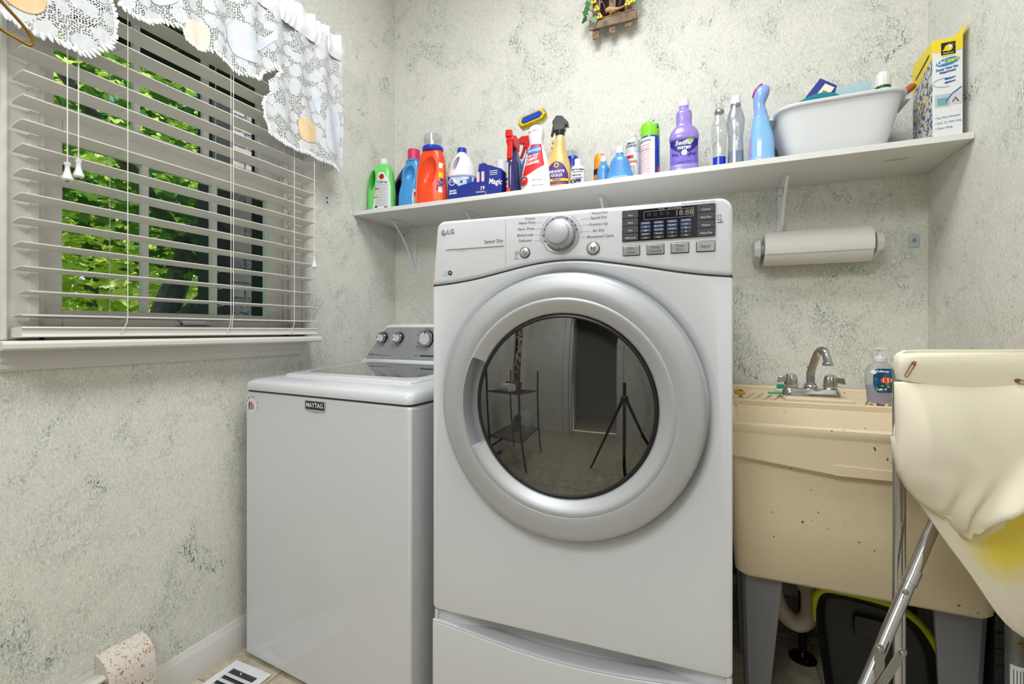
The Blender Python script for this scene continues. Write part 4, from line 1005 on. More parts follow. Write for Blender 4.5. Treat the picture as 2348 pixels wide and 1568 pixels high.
lb = patch(t, 'label', mat('label_red', (214, 50, 40), .5), surf_of(se, 2.4, .0012), -.030, .030, .05, .125); patch(lb, 'label_band', mat('tan_band', (214, 150, 90), .5), surf_of(se, 2.4, .0018), -.03, .03, .09, .11, 8, 2)
trigger(t, RED, .216, 0, 1.15, face=-1, m2=mat('trigger_orange', (230, 60, 36), .3))
MB().lathe([(.0165, .210), (.0165, .217)], (0, 0, 0), 'z', 20).build('black_ring', BLACK, t)

# white and red carpet cleaner bottle with brush head
t = item('carpet_cleaner', 'white and red carpet cleaner bottle topped with a yellow and blue brush', 'bottle', -.617, 1.675, 6)
se = [(0, .112, .070), (.008, .118, .074), (.05, .118, .074), (.10, .104, .068), (.15, .080, .058), (.178, .060, .050), (.188, .052, .046), (.205, .054, .050), (.232, .062, .056), (.252, .054, .050), (.264, .034, .034)]
ww = mat('pearl_white', (230, 230, 232), .3, coat=.3)
vessel(se, 2.5).build('body', ww, t, smooth=60)
sf = surf_of(se, 2.5, .001)
lo_ = lambda z: -.050 + .32 * (z - .045) if z > .045 else -.050; hi_ = lambda z: .048 - .26 * (z - .06) if z > .1 else .0376 + (.04 * (z - .1)) * 8 * .5
patch(t, 'red_label', mat('label_scarlet', (214, 26, 30), .4), sf, 0, 0, .060, .186, 16, 18, lo=lambda z: -.049 + .26 * max(0, z - .062) , hi=lambda z: min(.040 - .18 * max(0, z - .09), -.05 + 1.9 * (z - .056)))
sf2 = surf_of(se, 2.5, .0018)
b = MB(); b.loft([[sf2(-.002 + r_ * .030 * math.cos(a), .162 + r_ * .015 * math.sin(a) + .2 * r_ * .03 * math.cos(a)) for a in [2 * math.pi * i / 24 for i in range(25)]] for r_ in (.001, .5, 1)], cap=False, closed=False)
lb = b.build('brand_oval', mat('oval_blue', (30, 116, 206), .4), t, smooth=60)
sf3 = surf_of(se, 2.5, .0026)
text(lb, 'WOOLITE', -.002, .161, .0125, INKW, surf=sf3, rot=10, thick=.0004, sx=.9); text(t, 'CARPET\nCLEANER', -.009, .119, .0150, INKW, surf=sf3, rot=8, thick=.0006, sx=.85); text(t, 'OXY DEEP', -.006, .140, .009, INKW, surf=sf3, rot=8, thick=.0003)
b = MB(); b.loft([[sf2(-.040 + r_ * math.cos(a), .046 + r_ * 1.15 * math.sin(a)) for a in [2 * math.pi * i / 24 for i in range(25)]] for r_ in (.0001, .0155)], cap=False, closed=False); q = b.build('round_badge', RED, t, smooth=60)
b = MB(); b.loft([[sf3(-.040 + r_ * math.cos(a), .046 + r_ * 1.15 * math.sin(a)) for a in [2 * math.pi * i / 24 for i in range(25)]] for r_ in (.0150, .0175)], cap=False, closed=False); b.build('badge_ring', SILVER, q, smooth=60); text(q, '64', -.040, .052, .012, INKW, surf=sf3)
patch(t, 'small_bar', mat('bar_grey', (204, 206, 210), .4), sf2, -.010, .030, .046, .054, 8, 2); text(t, 'STAIN REMOVER', .012, .025, .006, INK, surf=sf2)
text(t, 'Oxy Deep', -.008, .236, .010, mat('ink_maroon', (150, 30, 50), .5), surf=sf2, rot=8)
BM = Matrix.Translation((-.012, -.008, .284)) @ Matrix.Rotation(R(-15), 4, 'Y') @ Matrix.Rotation(R(74), 4, 'X') @ Matrix.Scale(1.12, 4)
hexp = [(-.050, -.004), (-.042, -.020), (.036, -.020), (.052, -.004), (.044, .020), (-.038, .020)]
b = MB(); b.prism(hexp, 'z', -.010, .0, BM); hd = b.build('brush_head', WH2, t, bevel=.002)
b = MB(); b.tube([(.0, 0, .262), (.004, 0, .270), BM @ Vector((0, 0, -.008))], .013, 12); b.build('brush_neck', WH2, t)
b = MB(); rng = random.Random(4)
for i in range(len(hexp)):
    p, q2 = Vector((*hexp[i], 0)), Vector((*hexp[(i + 1) % 6], 0)); L = (q2 - p).length; m_ = int(L / .0022)
    for j in range(m_):
        for rr_ in (.96, .84):
            c = p.lerp(q2, (j + .5) / m_) * rr_; d = Vector((c.x * .12, c.y * .12, .020 + rng.uniform(-.001, .001)))
            b.add([BM @ (c + Vector((-.0008, -.0008, 0))), BM @ (c + Vector((.0008, -.0008, 0))), BM @ (c + Vector((0, .001, 0))), BM @ (c + d)], [(0, 1, 3), (1, 2, 3), (2, 0, 3), (0, 2, 1)])
o = b.build('bristles', YEL, hd, smooth=0); o['kind'] = 'stuff'
b = MB(); b.prism([(u * .95, w * .90) for u, w in hexp], 'z', 0, .015, BM); b.build('bristle_block', mat('bristle_yellow', (226, 206, 20), .8, var=(150, 140, 20), vscale=300), hd, smooth=0)
b = MB(); b.prism([(u * .74, w * .55) for u, w in hexp], 'z', .012, .019, BM); b.build('blue_bristle_pad', mat('pad_blue', (20, 62, 176), .8, bump=1, bscale=900), hd)

# gold granite spray
gm = mat('gold_bottle', (216, 186, 118), .25, coat=.3, metal=.15)
t = item('spray_bottle', 'gold spray bottle with a purple label and a black trigger head', 'bottle', -.538, 1.70, 6)
se = [(0, .094, .060), (.008, .100, .064), (.06, .100, .064), (.11, .096, .062), (.140, .084, .056), (.165, .062, .050, .002), (.19, .052, .044, .004), (.215, .044, .040, .006), (.235, .034, .034, .008), (.246, .028, .030, .008)]
vessel(se, 2.4).build('body', gm, t, smooth=60)
b = MB()
for z in (.176, .198, .220): b.lathe([(.0001, -.016), (.009, -.012), (.0125, 0), (.009, .012), (.0001, .016)], (-.018 + (z - .176) * .12, 0, z), 'y', 14)
b.build('finger_grip', gm, t)
sf = surf_of(se, 2.4, .001); sf2 = surf_of(se, 2.4, .0018); sf3 = surf_of(se, 2.4, .0026)
lb = patch(t, 'label', mat('label_purple', (86, 46, 132), .4), sf, 0, 0, .004, .128, 16, 22, lo=lambda z: -.044 * (1.001 - max(0, (z - .05) / .078) ** 2.2) ** .6, hi=lambda z: .044 * (1.001 - max(0, (z - .05) / .078) ** 2.2) ** .6)
text(lb, 'GRANITE', .001, .084, .0150, INKW, surf=sf2, thick=.0004, sx=.95); text(lb, 'GOLD', .001, .068, .0160, INKW, surf=sf2, thick=.0004)
patch(lb, 'yellow_band', YEL, sf2, -.043, .043, .044, .054, 14, 2); text(lb, 'POLISH', .001, .049, .009, INK, surf=sf3, thick=.0003)
patch(lb, 'print_band', ORANGE, sf2, -.034, .034, .035, .0375, 14, 1); patch(lb, 'print_band', YEL, sf2, -.034, .034, .028, .0305, 14, 1); text(lb, 'Streak-Free Shine', 0, .018, .0078, INKW, surf=sf3)
b = MB(); b.loft([[sf2(.0 + r_ * .0095 * math.cos(a) , .110 + r_ * .0115 * math.sin(a) * (1 - .35 * (math.sin(a) < 0) * abs(math.cos(a)))) for a in [2 * math.pi * i / 16 for i in range(17)]] for r_ in (.55, 1)], cap=False, closed=False); b.build('gold_emblem', mat('emblem_gold', (228, 190, 60), .4), lb, smooth=60)
MB().lathe([(.0165, .242), (.0175, .246), (.0175, .266), (.013, .268)], (.008, 0, 0), 'z', 22).build('collar', BLACK, t)
b = MB(); b.prism([(-.024, .288), (-.020, .262), (.022, .262), (.024, .282), (.034, .276), (.036, .292), (.012, .322), (-.010, .326), (-.026, .302)], 'y', -.016, .016, Matrix.Translation((.006, 0, 0)))
b.build('spray_head', mat('head_dark', (58, 56, 56), .2, coat=.4), t, bevel=.005)
b = MB(); b.prism([(-.020, .286), (-.012, .286), (-.014, .262), (-.022, .244), (-.028, .246)], 'y', -.007, .007); b.build('trigger_lever', BLACK, t, bevel=.002)
t.scale = (1, 1, .91)
# blue bottle with clear top behind
t = item('cleaner_bottle', 'royal blue bottle with a clear cap hidden behind the gold spray bottle', 'bottle', -.520, 1.815, 0)
vessel([(0, .064, .05), (.01, .07, .054), (.12, .07, .054), (.165, .064, .05), (.176, .058, .046)], 2.4).build('body', mat('royal_bottle', (22, 66, 190), .2, coat=.4), t, smooth=60)
MB().lathe([(.028, .174), (.029, .196), (.025, .198)], (0, 0, 0), 'z', 22).build('cap', 'clear_plastic', t)
# small white bottle with black print
t = item('remover_bottle', 'small white bottle with black print and a white cap', 'bottle', -.460, 1.70, 8)
se = [(0, .050, .036), (.005, .053, .038), (.075, .053, .038), (.090, .044, .034), (.098, .028, .028)]
vessel(se, 2.2).build('body', WH2, t, smooth=60); cap_(t, WH2, .0125, .097, .122)
sf2 = surf_of(se, 2.2, .0012)
text(t, "SPOT & CLEAN", 0, .078, .0085, INK, surf=sf2, thick=.0004, sx=.8); text(t, 'Remover', -.002, .058, .009, INK, surf=sf2, thick=.0003); text(t, 'OFF', -.006, .034, .022, mat('ink_navy', (24, 26, 90), .5), surf=sf2, thick=.0014)
lines(t, sf2, INK, [(-.018, .020, .069), (-.018, .020, .048)], h=.0018)
# orange can
t = item('spray_can', 'orange topped can with an orange and black label', 'can', -.392, 1.77, 0)
MB().lathe([(.0225, 0), (.0235, .003), (.0235, .095), (.021, .10)], (0, 0, 0), 'z', 28).build('can_body', mat('can_orange', (240, 130, 24), .35), t)
MB().lathe([(.0238, .072), (.0238, .094)], (0, 0, 0), 'z', 28, cap=False).build('label', BLACK, t)
MB().lathe([(.0222, .098), (.0225, .10), (.0225, .140), (.018, .152), (.008, .155), (.0005, .155)], (0, 0, 0), 'z', 28).build('cap', mat('cap_orange', (236, 146, 28), .35), t)
# two blue round bottles
bm_ = mat('soft_blue_bottle', (78, 142, 206), .3, coat=.2)
t = item('softener_bottle', 'narrow small blue bottle with a white cap, left of its wider twin', 'bottle', -.368, 1.725, 0)
vessel([(0, .044, .05), (.006, .048, .054), (.06, .048, .054), (.085, .040, .046), (.100, .024, .026), (.107, .022, .022)], 2.5).build('body', bm_, t, smooth=60); cap_(t, WH2, .0120, .106, .128)
t = item('softener_bottle', 'wide small blue bottle with a white cap and a pale blue label', 'bottle', -.302, 1.69, 0)
se = [(0, .088, .052), (.006, .092, .056), (.035, .092, .056), (.060, .074, .050), (.085, .066, .046), (.100, .046, .038), (.108, .027, .027), (.116, .026, .026)]
vessel(se, 2.5).build('body', bm_, t, smooth=60); cap_(t, WH2, .0135, .115, .140)
patch(t, 'label', mat('label_blue', (70, 160, 222), .4), surf_of(se, 2.5), -.042, .042, .004, .036); patch(t, 'label_line', INKW, surf_of(se, 2.5, .0018), -.03, .03, .024, .026, 12, 1)
# starch can
t = item('spray_can', 'white starch can with red marks, left of the green capped can', 'can', -.262, 1.735, 0)
se = [(0, .056, .056), (.12, .056, .056), (.125, .050, .050)]
MB().lathe([(.027, 0), (.028, .003), (.028, .118), (.0255, .124)], (0, 0, 0), 'z', 30).build('can_body', mat('can_white', (218, 220, 226), .3, coat=.3), t)
MB().lathe([(.0265, .120), (.0268, .123), (.0262, .168), (.0235, .174), (.0005, .175)], (0, 0, 0), 'z', 30).build('cap', mat('cap_grey', (206, 210, 216), .35), t)
sf2 = surf_of([(0, .0562, .0562), (.2, .0562, .0562)], 2, .0006)
patch(t, 'label_red', RED, sf2, -.024, .006, .100, .112, 8, 2); patch(t, 'label_red', RED, sf2, .014, .026, .0, .022, 4, 2); text(t, 'NIAGARA', -.004, .088, .0125, mat('ink_orange', (214, 90, 50), .5), surf=sf2, thick=.0006, sx=.8)
text(t, 'SPRAY\nSTARCH', -.004, .150, .010, INK, surf=surf_of([(0, .053, .053), (.2, .053, .053)], 2, .0006), thick=.0004); lines(t, sf2, INK, [(-.018, .010, .072 - i * .006) for i in range(7)], h=.0013)
# green capped can
t = item('spray_can', 'tall disinfectant can with a lime green cap and a white back label', 'can', -.198, 1.705, 0)
MB().lathe([(.0315, 0), (.0325, .003), (.0325, .158), (.0305, .164)], (0, 0, 0), 'z', 36).build('can_body', mat('can_blue', (22, 60, 170), .3, coat=.3), t)
b = MB(); rings = []
for r_, z in ((.0318, .160), (.0325, .163), (.0325, .198), (.031, .206), (.026, .211), (.001, .212)):
    rings.append([(r_ * math.cos(a), r_ * math.sin(a), z - (max(0, (math.cos(a) * r_ / .0325 + .15)) ** 1 * .016 if z > .19 else 0)) for a in [2 * math.pi * i / 36 for i in range(36)]])
b.loft(rings); b.build('cap', mat('lime_cap', (132, 214, 40), .3), t, smooth=50)
b = MB(); b.lathe([(.010, .188), (.008, .200), (.003, .203)], (.022, -.014, 0), 'z', 12); b.build('nozzle', mat('lime_dark', (70, 150, 50), .4), t)
q = MB().lathe([(.0328, .004), (.0328, .154)], (0, 0, 0), 'z', 30, cap=False, a0=185, a1=305); lb = q.build('label', mat('label_pinkish', (232, 222, 224), .5), t)
sfc = lambda u, w, k_=.0334: (k_ * math.sin(u / k_ - .42), -k_ * math.cos(u / k_ - .42), w)
text(lb, 'DIRECTIONS', -.005, .142, .0085, NAVY, surf=sfc, thick=.0003)
for i in range(14):
    b = MB(); w = .128 - i * .0085; b.loft([[sfc(-.026 + .044 * j / 8, w + d) for j in range(9)] for d in (-.0012, .0012)], cap=False, closed=False); b.build('print_line', mat('pink_print', (214, 160, 164), .5) if i != 2 else RED, lb, smooth=0)
MB().lathe([(.0327, .002), (.0328, .05)], (0, 0, 0), 'z', 10, cap=False, a0=325, a1=350).build('orange_stripe', mat('stripe_orange', (226, 84, 40), .5), t)
# purple floor cleaner
t = item('floor_cleaner', 'large lavender floor cleaner bottle with a deep blue label', 'bottle', -.086, 1.71, 5)
pm = mat('lavender_bottle', (150, 130, 204), .25, coat=.3)
se = [(0, .090, .062), (.004, .096, .068), (.036, .096, .068), (.046, .090, .062), (.050, .092, .064), (.125, .092, .064), (.135, .096, .068), (.150, .096, .068), (.168, .082, .060), (.182, .056, .050), (.195, .052, .048), (.225, .052, .048), (.234, .044, .042), (.240, .032, .032), (.252, .031, .031)]
vessel(se, 3.0).build('body', pm, t, smooth=50); cap_(t, WH2, .0165, .251, .276)
sf = surf_of(se, 3.0, .0012); sf2 = surf_of(se, 3.0, .002); sf3 = surf_of(se, 3.0, .0028)
lb = patch(t, 'label', mat('label_violet', (120, 104, 206), .4), sf, -.045, .045, .046, .130)
patch(lb, 'label_top', mat('label_deep_blue', (28, 24, 128), .4), sf2, 0, 0, .084, .129, 14, 12, lo=lambda z: -.044 * min(1, ((z - .080) / .03)) ** .5, hi=lambda z: .044 * min(1, ((z - .080) / .03)) ** .5)
text(lb, 'Swiffer', -.002, .116, .0215, INKW, surf=sf3, thick=.0005, shear=.2, sx=.95); text(lb, 'WETJET', .0, .099, .0125, INKW, surf=sf3, thick=.0006)
b = MB(); b.loft([[sf3(.018 + r_ * .014 * math.cos(a), .124 + r_ * .004 * math.sin(a)) for a in [2 * math.pi * i / 16 for i in range(17)]] for r_ in (.001, 1)], cap=False, closed=False); b.build('green_swoosh', mat('swoosh', (132, 206, 40), .5), lb, smooth=60)
b = MB(); b.loft([[sf3(r_ * math.cos(a), .083 + r_ * math.sin(a)) for a in [2 * math.pi * i / 20 for i in range(21)]] for r_ in (.0001, .0095)], cap=False, closed=False); q = b.build('round_seal', INKW, lb, smooth=60); text(q, 'Febreze', 0, .083, .0048, mat('ink_teal', (30, 130, 160), .5), surf=surf_of(se, 3.0, .0034))
rg = random.Random(2); b = MB()
for i in range(46):
    u = rg.uniform(-.040, .040); w = .083 - .008 + .30 * abs(u) * .8 * abs(u) * 10 + rg.uniform(-.004, .004)
    if abs(u) < .010: continue
    r_ = rg.uniform(.0012, .0028); b.loft([[sf3(u + k_ * math.cos(a), w + k_ * math.sin(a)) for a in [2 * math.pi * j / 6 for j in range(7)]] for k_ in (.0001, r_)], cap=False, closed=False)
o = b.build('lavender_print', mat('berry_print', (92, 40, 96), .5), lb, smooth=0); o['kind'] = 'stuff'
text(lb, 'LAVENDER VANILLA', 0, .052, .0055, mat('ink_violet', (60, 44, 150), .5), surf=sf2)
# upturned clear bottle with blue base cap, silver grey bottle
t = item('clear_bottle', 'clear empty waisted bottle with a bright blue bottom cap', 'bottle', .026, 1.72, 0)
se = [(.060, .042, .036), (.064, .044, .038), (.100, .042, .036), (.140, .050, .040), (.165, .052, .042), (.185, .040, .036), (.205, .032, .030), (.216, .030, .029)]
vessel(se, 2.4).build('body', 'clear_plastic', t, smooth=60)
vessel([(0, .050, .044), (.004, .052, .046), (.016, .044, .038), (.050, .040, .036), (.062, .040, .036)], 2.4).build('base_cap', mat('deep_blue_cap', (10, 44, 190), .2, coat=.3), t, smooth=50)
MB().lathe([(.0150, .214), (.0155, .218), (.0150, .222), (.013, .224)], (0, 0, 0), 'z', 20).build('neck_ring', STEEL, t); cap_(t, 'clear_plastic', .0135, .223, .246); MB().lathe([(.0015, .222), (.0015, .243)], (-.002, 0, 0), 'z', 8).build('inner_straw', mat('salmon', (226, 150, 130), .5), t)
t = item('clear_bottle', 'silver grey waisted bottle beside the clear one', 'bottle', .075, 1.70, 0)
se = [(0, .052, .044), (.004, .056, .048), (.018, .050, .042), (.060, .048, .040), (.110, .044, .038), (.140, .050, .042), (.170, .056, .044), (.195, .044, .038), (.215, .032, .030), (.225, .030, .030)]
vessel(se, 2.4).build('body', 'silver_grey_plastic', t, smooth=60); vessel([(.002, .052, .044), (.018, .046, .038), (.060, .044, .036), (.068, .043, .035)], 2.4).build('grey_liquid', mat('grey_liquid', (146, 158, 186), .3), t, smooth=50)
cap_(t, WH2, .0155, .224, .250); MB().lathe([(.0158, .222), (.0158, .2245)], (0, 0, 0), 'z', 20, cap=False).build('neck_ring', STEEL, t)
MB().lathe([(.0050, 0), (.0065, 0), (.0065, -.0012), (.0050, -.0012)], (.002, -.0205, .105), 'y', 20, cap=False).build('moulded_ring', WH2, t)
# light blue curved spray bottle, magenta inside of its top
t = item('febric_spray' if 0 else 'fabric_spray', 'tall light blue curved spray bottle with a magenta streak on top', 'bottle', .150, 1.695, -4)
se = [(0, .074, .050), (.004, .080, .056), (.030, .080, .056), (.034, .076, .052), (.080, .074, .052), (.110, .066, .048), (.150, .050, .040, -.002), (.165, .046, .038, -.002), (.1665, .042, .036, -.002)]
lbm = mat('light_blue_bottle', (132, 182, 228), .22, coat=.4)
vessel(se, 2.4).build('body', lbm, t, smooth=50)
vessel([(.166, .044, .038, -.002), (.185, .038, .036, -.003), (.205, .034, .036, -.006), (.222, .040, .040, -.004), (.240, .046, .044, .0), (.256, .042, .040, .003), (.266, .026, .026, .004), (.270, .001, .001, .005)], 2.3).build('spray_top', mat('periwinkle', (134, 168, 226), .25, coat=.4), t, smooth=60)
b = MB(); b.tube(catmull([(-.0245, -.008, .232), (-.021, -.012, .246), (-.012, -.014, .260), (.002, -.012, .2695)], 4), .0028, 8); b.build('magenta_streak', mat('magenta', (186, 40, 120), .3), t)
lb = patch(t, 'label', mat('label_lilac', (170, 150, 196), .4), surf_of(se, 2.4, .0012), -.0355, -.028, .004, .10, 3, 10)

# ---------------------------------------------------------------- white wash basin and its contents
t = item('wash_basin', 'white oblong plastic basin piled with packets on the shelf', 'basin', .350, 1.742, 0, None)
bp_ = mat('basin_plastic', (218, 220, 222), .35, bump=.05)
outr = [(0, .190, .150, .5 * -.0), (.004, .214, .176), (.05, .246, .206), (.10, .275, .225), (.142, .296, .240), (.150, .300, .244)]
def brg(z, w, d, n=5): return sering(z, w, d, 0, 0, n, 56)
b = MB()
b.loft([brg(z, w + .022, d) for z, w, d in [(0, .190, .150), (.002, .206, .166), (.008, .218, .178), (.05, .246, .202), (.10, .272, .222), (.146, .292, .238), (.153, .296, .242), (.1535, .312, .258), (.157, .316, .262), (.162, .314, .260), (.163, .300, .246), (.158, .290, .236), (.10, .268, .216), (.02, .212, .170), (.006, .190, .150)]])
bs = b.build('basin_shell', bp_, t, smooth=50)
b = MB(); b.box(.160, .184, -.05, .05, .150, .158); b.box(-.184, -.160, -.05, .05, .150, .158); b.build('side_grip', bp_, t, bevel=.003)
G2 = 'packets inside the white basin'
t = thing('soap_box', 'dark blue and white box poking up out of the white basin', 'box', (.268, 1.705, SZ + .165), -6, G2)
M_ = Matrix.Rotation(R(38), 4, 'Y')
b = MB(); b.box(-.018, .036, -.03, .03, -.05, .092, M_); bx_ = b.build('carton', cb_, t, bevel=.001)
b = MB(); b.box(.004, .034, -.0308, -.030, -.01, .084, M_); b.build('label', mat('label_cream', (226, 220, 206), .5), t); MB().box(.012, .024, -.0316, -.0308, .050, .066, M_).build('picture_print', CARD, t)
t = thing('scrub_pad_packet', 'teal rounded packet with white print leaning on the basin rim', 'packet', (.292, 1.666, SZ + .104), 0, G2)
b = MB(); b.loft([[(.078 * k_ * math.cos(a), -.010 + dy + .006 * math.cos(a), .034 + .058 * k_ * math.sin(a) + .16 * .085 * math.cos(a)) for a in [math.pi * i / 20 for i in range(21)] + [math.pi + .001]] for dy, k_ in ((0, .2), (-.004, .7), (0, 1), (.012, 1), (.016, .7), (.014, .2))])
b.build('packet_body', mat('teal_packet', (24, 128, 146), .35), t, smooth=60); text(t, 'Scrub Daddy' if 0 else 'scrubbing', .0, .062, .015, INKW, y=-.017, rot=9, sx=.9)
t = thing('blue_sheet_pack', 'pale blue flat pack standing up behind the rim of the basin', 'packet', (.385, 1.770, SZ + .050), 0, G2)
b = MB(); b.prism([(-.105, 0), (.070, 0), (.072, .205), (.030, .206), (-.060, .190), (-.100, .178)], 'y', -.008, .010); b.build('pack_body', mat('pale_blue_pack', (176, 206, 216), .5), t, bevel=.002)
MB().box(-.060, .030, -.0086, -.008, .140, .146).build('print_line', INKW, t)
t = thing('glue_bottle', 'white nozzled bottle with green bands sticking up from the basin', 'bottle', (.472, 1.71, SZ + .088), 0, G2)
b = MB(); b.lathe([(.018, 0), (.0195, .004), (.0195, .115), (.019, .118)], (0, 0, 0), 'z', 24); b.build('body', GREEN, t)
MB().lathe([(.0197, .104), (.0197, .108)], (0, 0, 0), 'z', 24, cap=False).build('white_band', INKW, t); MB().lathe([(.0197, .111), (.0197, .114)], (0, 0, 0), 'z', 24, cap=False).build('black_band', BLACK, t)
b = MB(); b.loft([[(r_ * (1 + .06 * (i % 2)) * math.cos(2 * math.pi * i / 24), r_ * (1 + .06 * (i % 2)) * math.sin(2 * math.pi * i / 24), z) for i in range(24)] for r_, z in ((.0185, .117), (.0185, .135), (.0165, .150), (.011, .160), (.004, .164))]); b.build('ribbed_cap', WH2, t, smooth=30)
t = thing('brush_handle', 'orange brown wooden handle poking out of the basin towards the tall box', 'handle', (.47, 1.70, SZ + .13), 0, G2)
MB().tube([(-.03, 0, -.03), (.0, 0, .0), (.050, 0, .045), (.068, 0, .058), (.076, 0, .062)], [.008, .009, .0105, .0105, .006], 14).build('wooden_grip', mat('orange_wood', (176, 96, 36), .4), t); MB().tube([(-.06, 0, -.06), (-.03, 0, -.03)], .006, 10).build('shank', STEEL, t)
t = thing('blue_carton', 'dark blue carton edge showing behind the left end of the basin', 'box', (.190, 1.848, SZ), 0)
b = MB(); b.box(-.035, -.004, -.025, .03, 0, .215); b.build('carton_body', cb_, t, bevel=.001); MB().box(-.032, -.008, -.0256, -.025, .10, .18).build('label', mat('label_sky', (60, 120, 210), .5), t)
# tall lint brush box
t = thing('lint_kit_box', 'tall white and yellow boxed dryer vent kit with an open top flap', 'box', (.588, 1.615, SZ), 0)
bxw = mat('box_white', (226, 226, 224), .45); bxy = mat('box_yellow', (240, 212, 34), .45)
hx, H_ = .0315, .268
b = MB(); b.box(-hx, hx, 0, .135, 0, H_); bx_ = b.build('carton', bxw, t, bevel=.0006)
b = MB(); b.prism([(.0, 0), (.040, .004), (.044, .030)], 'y', 0, .0008, Matrix.Translation((0, 0, 0)) @ Matrix.Identity(4)); 
b = MB(); b.add([(hx, 0, H_), (hx, .13, H_), (hx + .006, .12, H_ + .04), (hx + .007, .0, H_ + .030), (hx - .0008, 0, H_), (hx - .0008, .13, H_), (hx + .0052, .12, H_ + .04), (hx + .0062, .0, H_ + .030)], [(0, 1, 2, 3), (7, 6, 5, 4), (0, 3, 7, 4), (1, 0, 4, 5), (2, 1, 5, 6), (3, 2, 6, 7)])
b.build('top_flap', bxy, t, smooth=0)
f_ = -.0004
b = MB(); b.prism([(-hx, H_ - .001), (-hx, H_ - .032), (-.014, H_ - .036), (-.014, H_ - .048), (.014, H_ - .048), (.016, H_ - .038), (hx, H_ - .032), (hx, H_ - .001)], 'y', f_ - .0003, f_); fr_ = b.build('yellow_top', bxy, t, smooth=0)
MB().box(-.014, .016, f_ - .0008, f_ - .0003, H_ - .044, H_ - .011).build('logo_square', mat('logo_black', (26, 24, 30), .4), fr_)
b = MB(); b.lathe([(.0088, -.0017), (.0001, -.0017)], (.0015, 0, H_ - .0265), 'y', 20, cap=False); b.prism([(-.0075, H_ - .027), (-.0115, H_ - .0335), (-.004, H_ - .034)], 'y', -.0018, -.0012); b.build('logo_head', YEL, fr_, smooth=0)
MB().lathe([(.0038, -.0022), (.0001, -.0022)], (.005, 0, H_ - .023), 'y', 14, cap=False).build('logo_bulb', INKW, fr_); text(fr_, 'BulbHead', .001, H_ - .040, .0055, INKW, y=-.0017)
b = MB()
for a in (20, 50, 80, 110): M_ = Matrix.Translation((.005, -.0014, H_ - .023)) @ Matrix.Rotation(-R(a), 4, 'Y'); MB().box(.006, .009, -.0001, .0001, -.0005, .0005, M_).build('logo_ray', YEL, fr_, smooth=0)
b = MB(); b.lathe([(.0001, -.0008), (.0245, -.0008)], (0, 0, 0), 'y', 32, cap=False); b.v = [(x, y, z * .42 + x * .18 + .205) for x, y, z in b.v]; lo2 = b.build('brand_oval', mat('oval_teal', (36, 130, 200), .4), t, smooth=0)
text(lo2, 'Lint', -.013, .204, .0145, INKW, y=-.0014, rot=10, thick=.0006, sx=.8); text(lo2, 'Lizard', .008, .208, .0145, mat('lizard_yellow', (220, 224, 40), .5), y=-.0014, rot=10, thick=.0006, sx=.8)
text(t, 'Dryer Vent Vac\nAttachment', -.001, .183, .0088, mat('ink_blue2', (32, 90, 170), .5), y=-.0008, rot=8, thick=.0004, sx=.82)
b = MB(); b.tube([(-.006 + .026 * math.cos(a), -.0006, .150 + .012 * math.sin(a)) for a in [R(60 + 8 * i) for i in range(30)]], .0012, 6); b.build('hose_picture', mat('hose_grey', (190, 204, 208), .5), t)
for z, w in ((.158, .024), (.148, .020)): MB().tube([(-.006, -.0006, z), (.016, -.0006, z + .004)], [.0024, .0012], 6).build('nozzle_picture', mat('nozzle_blue', (30, 96, 196), .5), t)
b = MB(); b.box(-.027, .006, -.0008, 0, .085, .118); b.build('dryer_picture', mat('pic_grey', (176, 196, 200), .5), t); MB().box(-.022, .000, -.0012, -.0008, .089, .108).build('dryer_picture_door', mat('pic_teal', (120, 160, 170), .5), t)
b = MB(); b.box(.008, .030, -.0008, 0, .088, .122); b.build('lint_picture', mat('pic_pale', (206, 204, 204), .5), t); MB().tube([(.010, -.001, .094), (.016, -.001, .106), (.022, -.001, .094)], .0014, 6).build('lint_strand_picture', mat('pic_brown', (80, 44, 36), .5), t)
MB().tube([(-.004, -.0012, .098), (.008, -.0012, .116), (.028, -.0012, .132)], .0013, 6).build('wand_picture', mat('nozzle_blue', (30, 96, 196), .5), t)
for i, s_ in enumerate(('• Fits Most Vacuums', '• Over 2½ Feet Long', '• Cleans Deep')): text(t, s_, -.027, .054 - i * .014, .0085, MATS['ink_blue2'], y=-.0006, align='LEFT', rot=4, sx=.75)
# printed left side
g = NG('printed_side', .45)
c = g.mix(g.ramp(g.noise(38, 3, 2.5), .44, .5), lin((86, 92, 108)), lin((202, 208, 214)))
c = g.mix(g.ramp(g.noise(26, 2, 3), .60, .62), c, lin((232, 198, 60))); c = g.mix(g.ramp(g.noise(44, 2, 2, vec=None), .66, .68), c, lin((60, 120, 190)))
g.col(c)
MB().box(-hx - .0006, -hx, .002, .133, .003, H_ - .04).build('side_print', 'printed_side', t, smooth=0)
b = MB(); b.prism([(.001, H_ - .045), (.134, H_ - .085), (.134, H_ - .001), (.001, H_ - .001)], 'x', -hx - .0010, -hx); b.build('side_yellow_band', bxy, t, smooth=0)
b = MB(); b.prism([(.02, H_ - .034), (.11, H_ - .055), (.11, H_ - .048), (.02, H_ - .025)], 'x', -hx - .0014, -hx - .001); b.build('side_lettering_bar', INK, t, smooth=0)

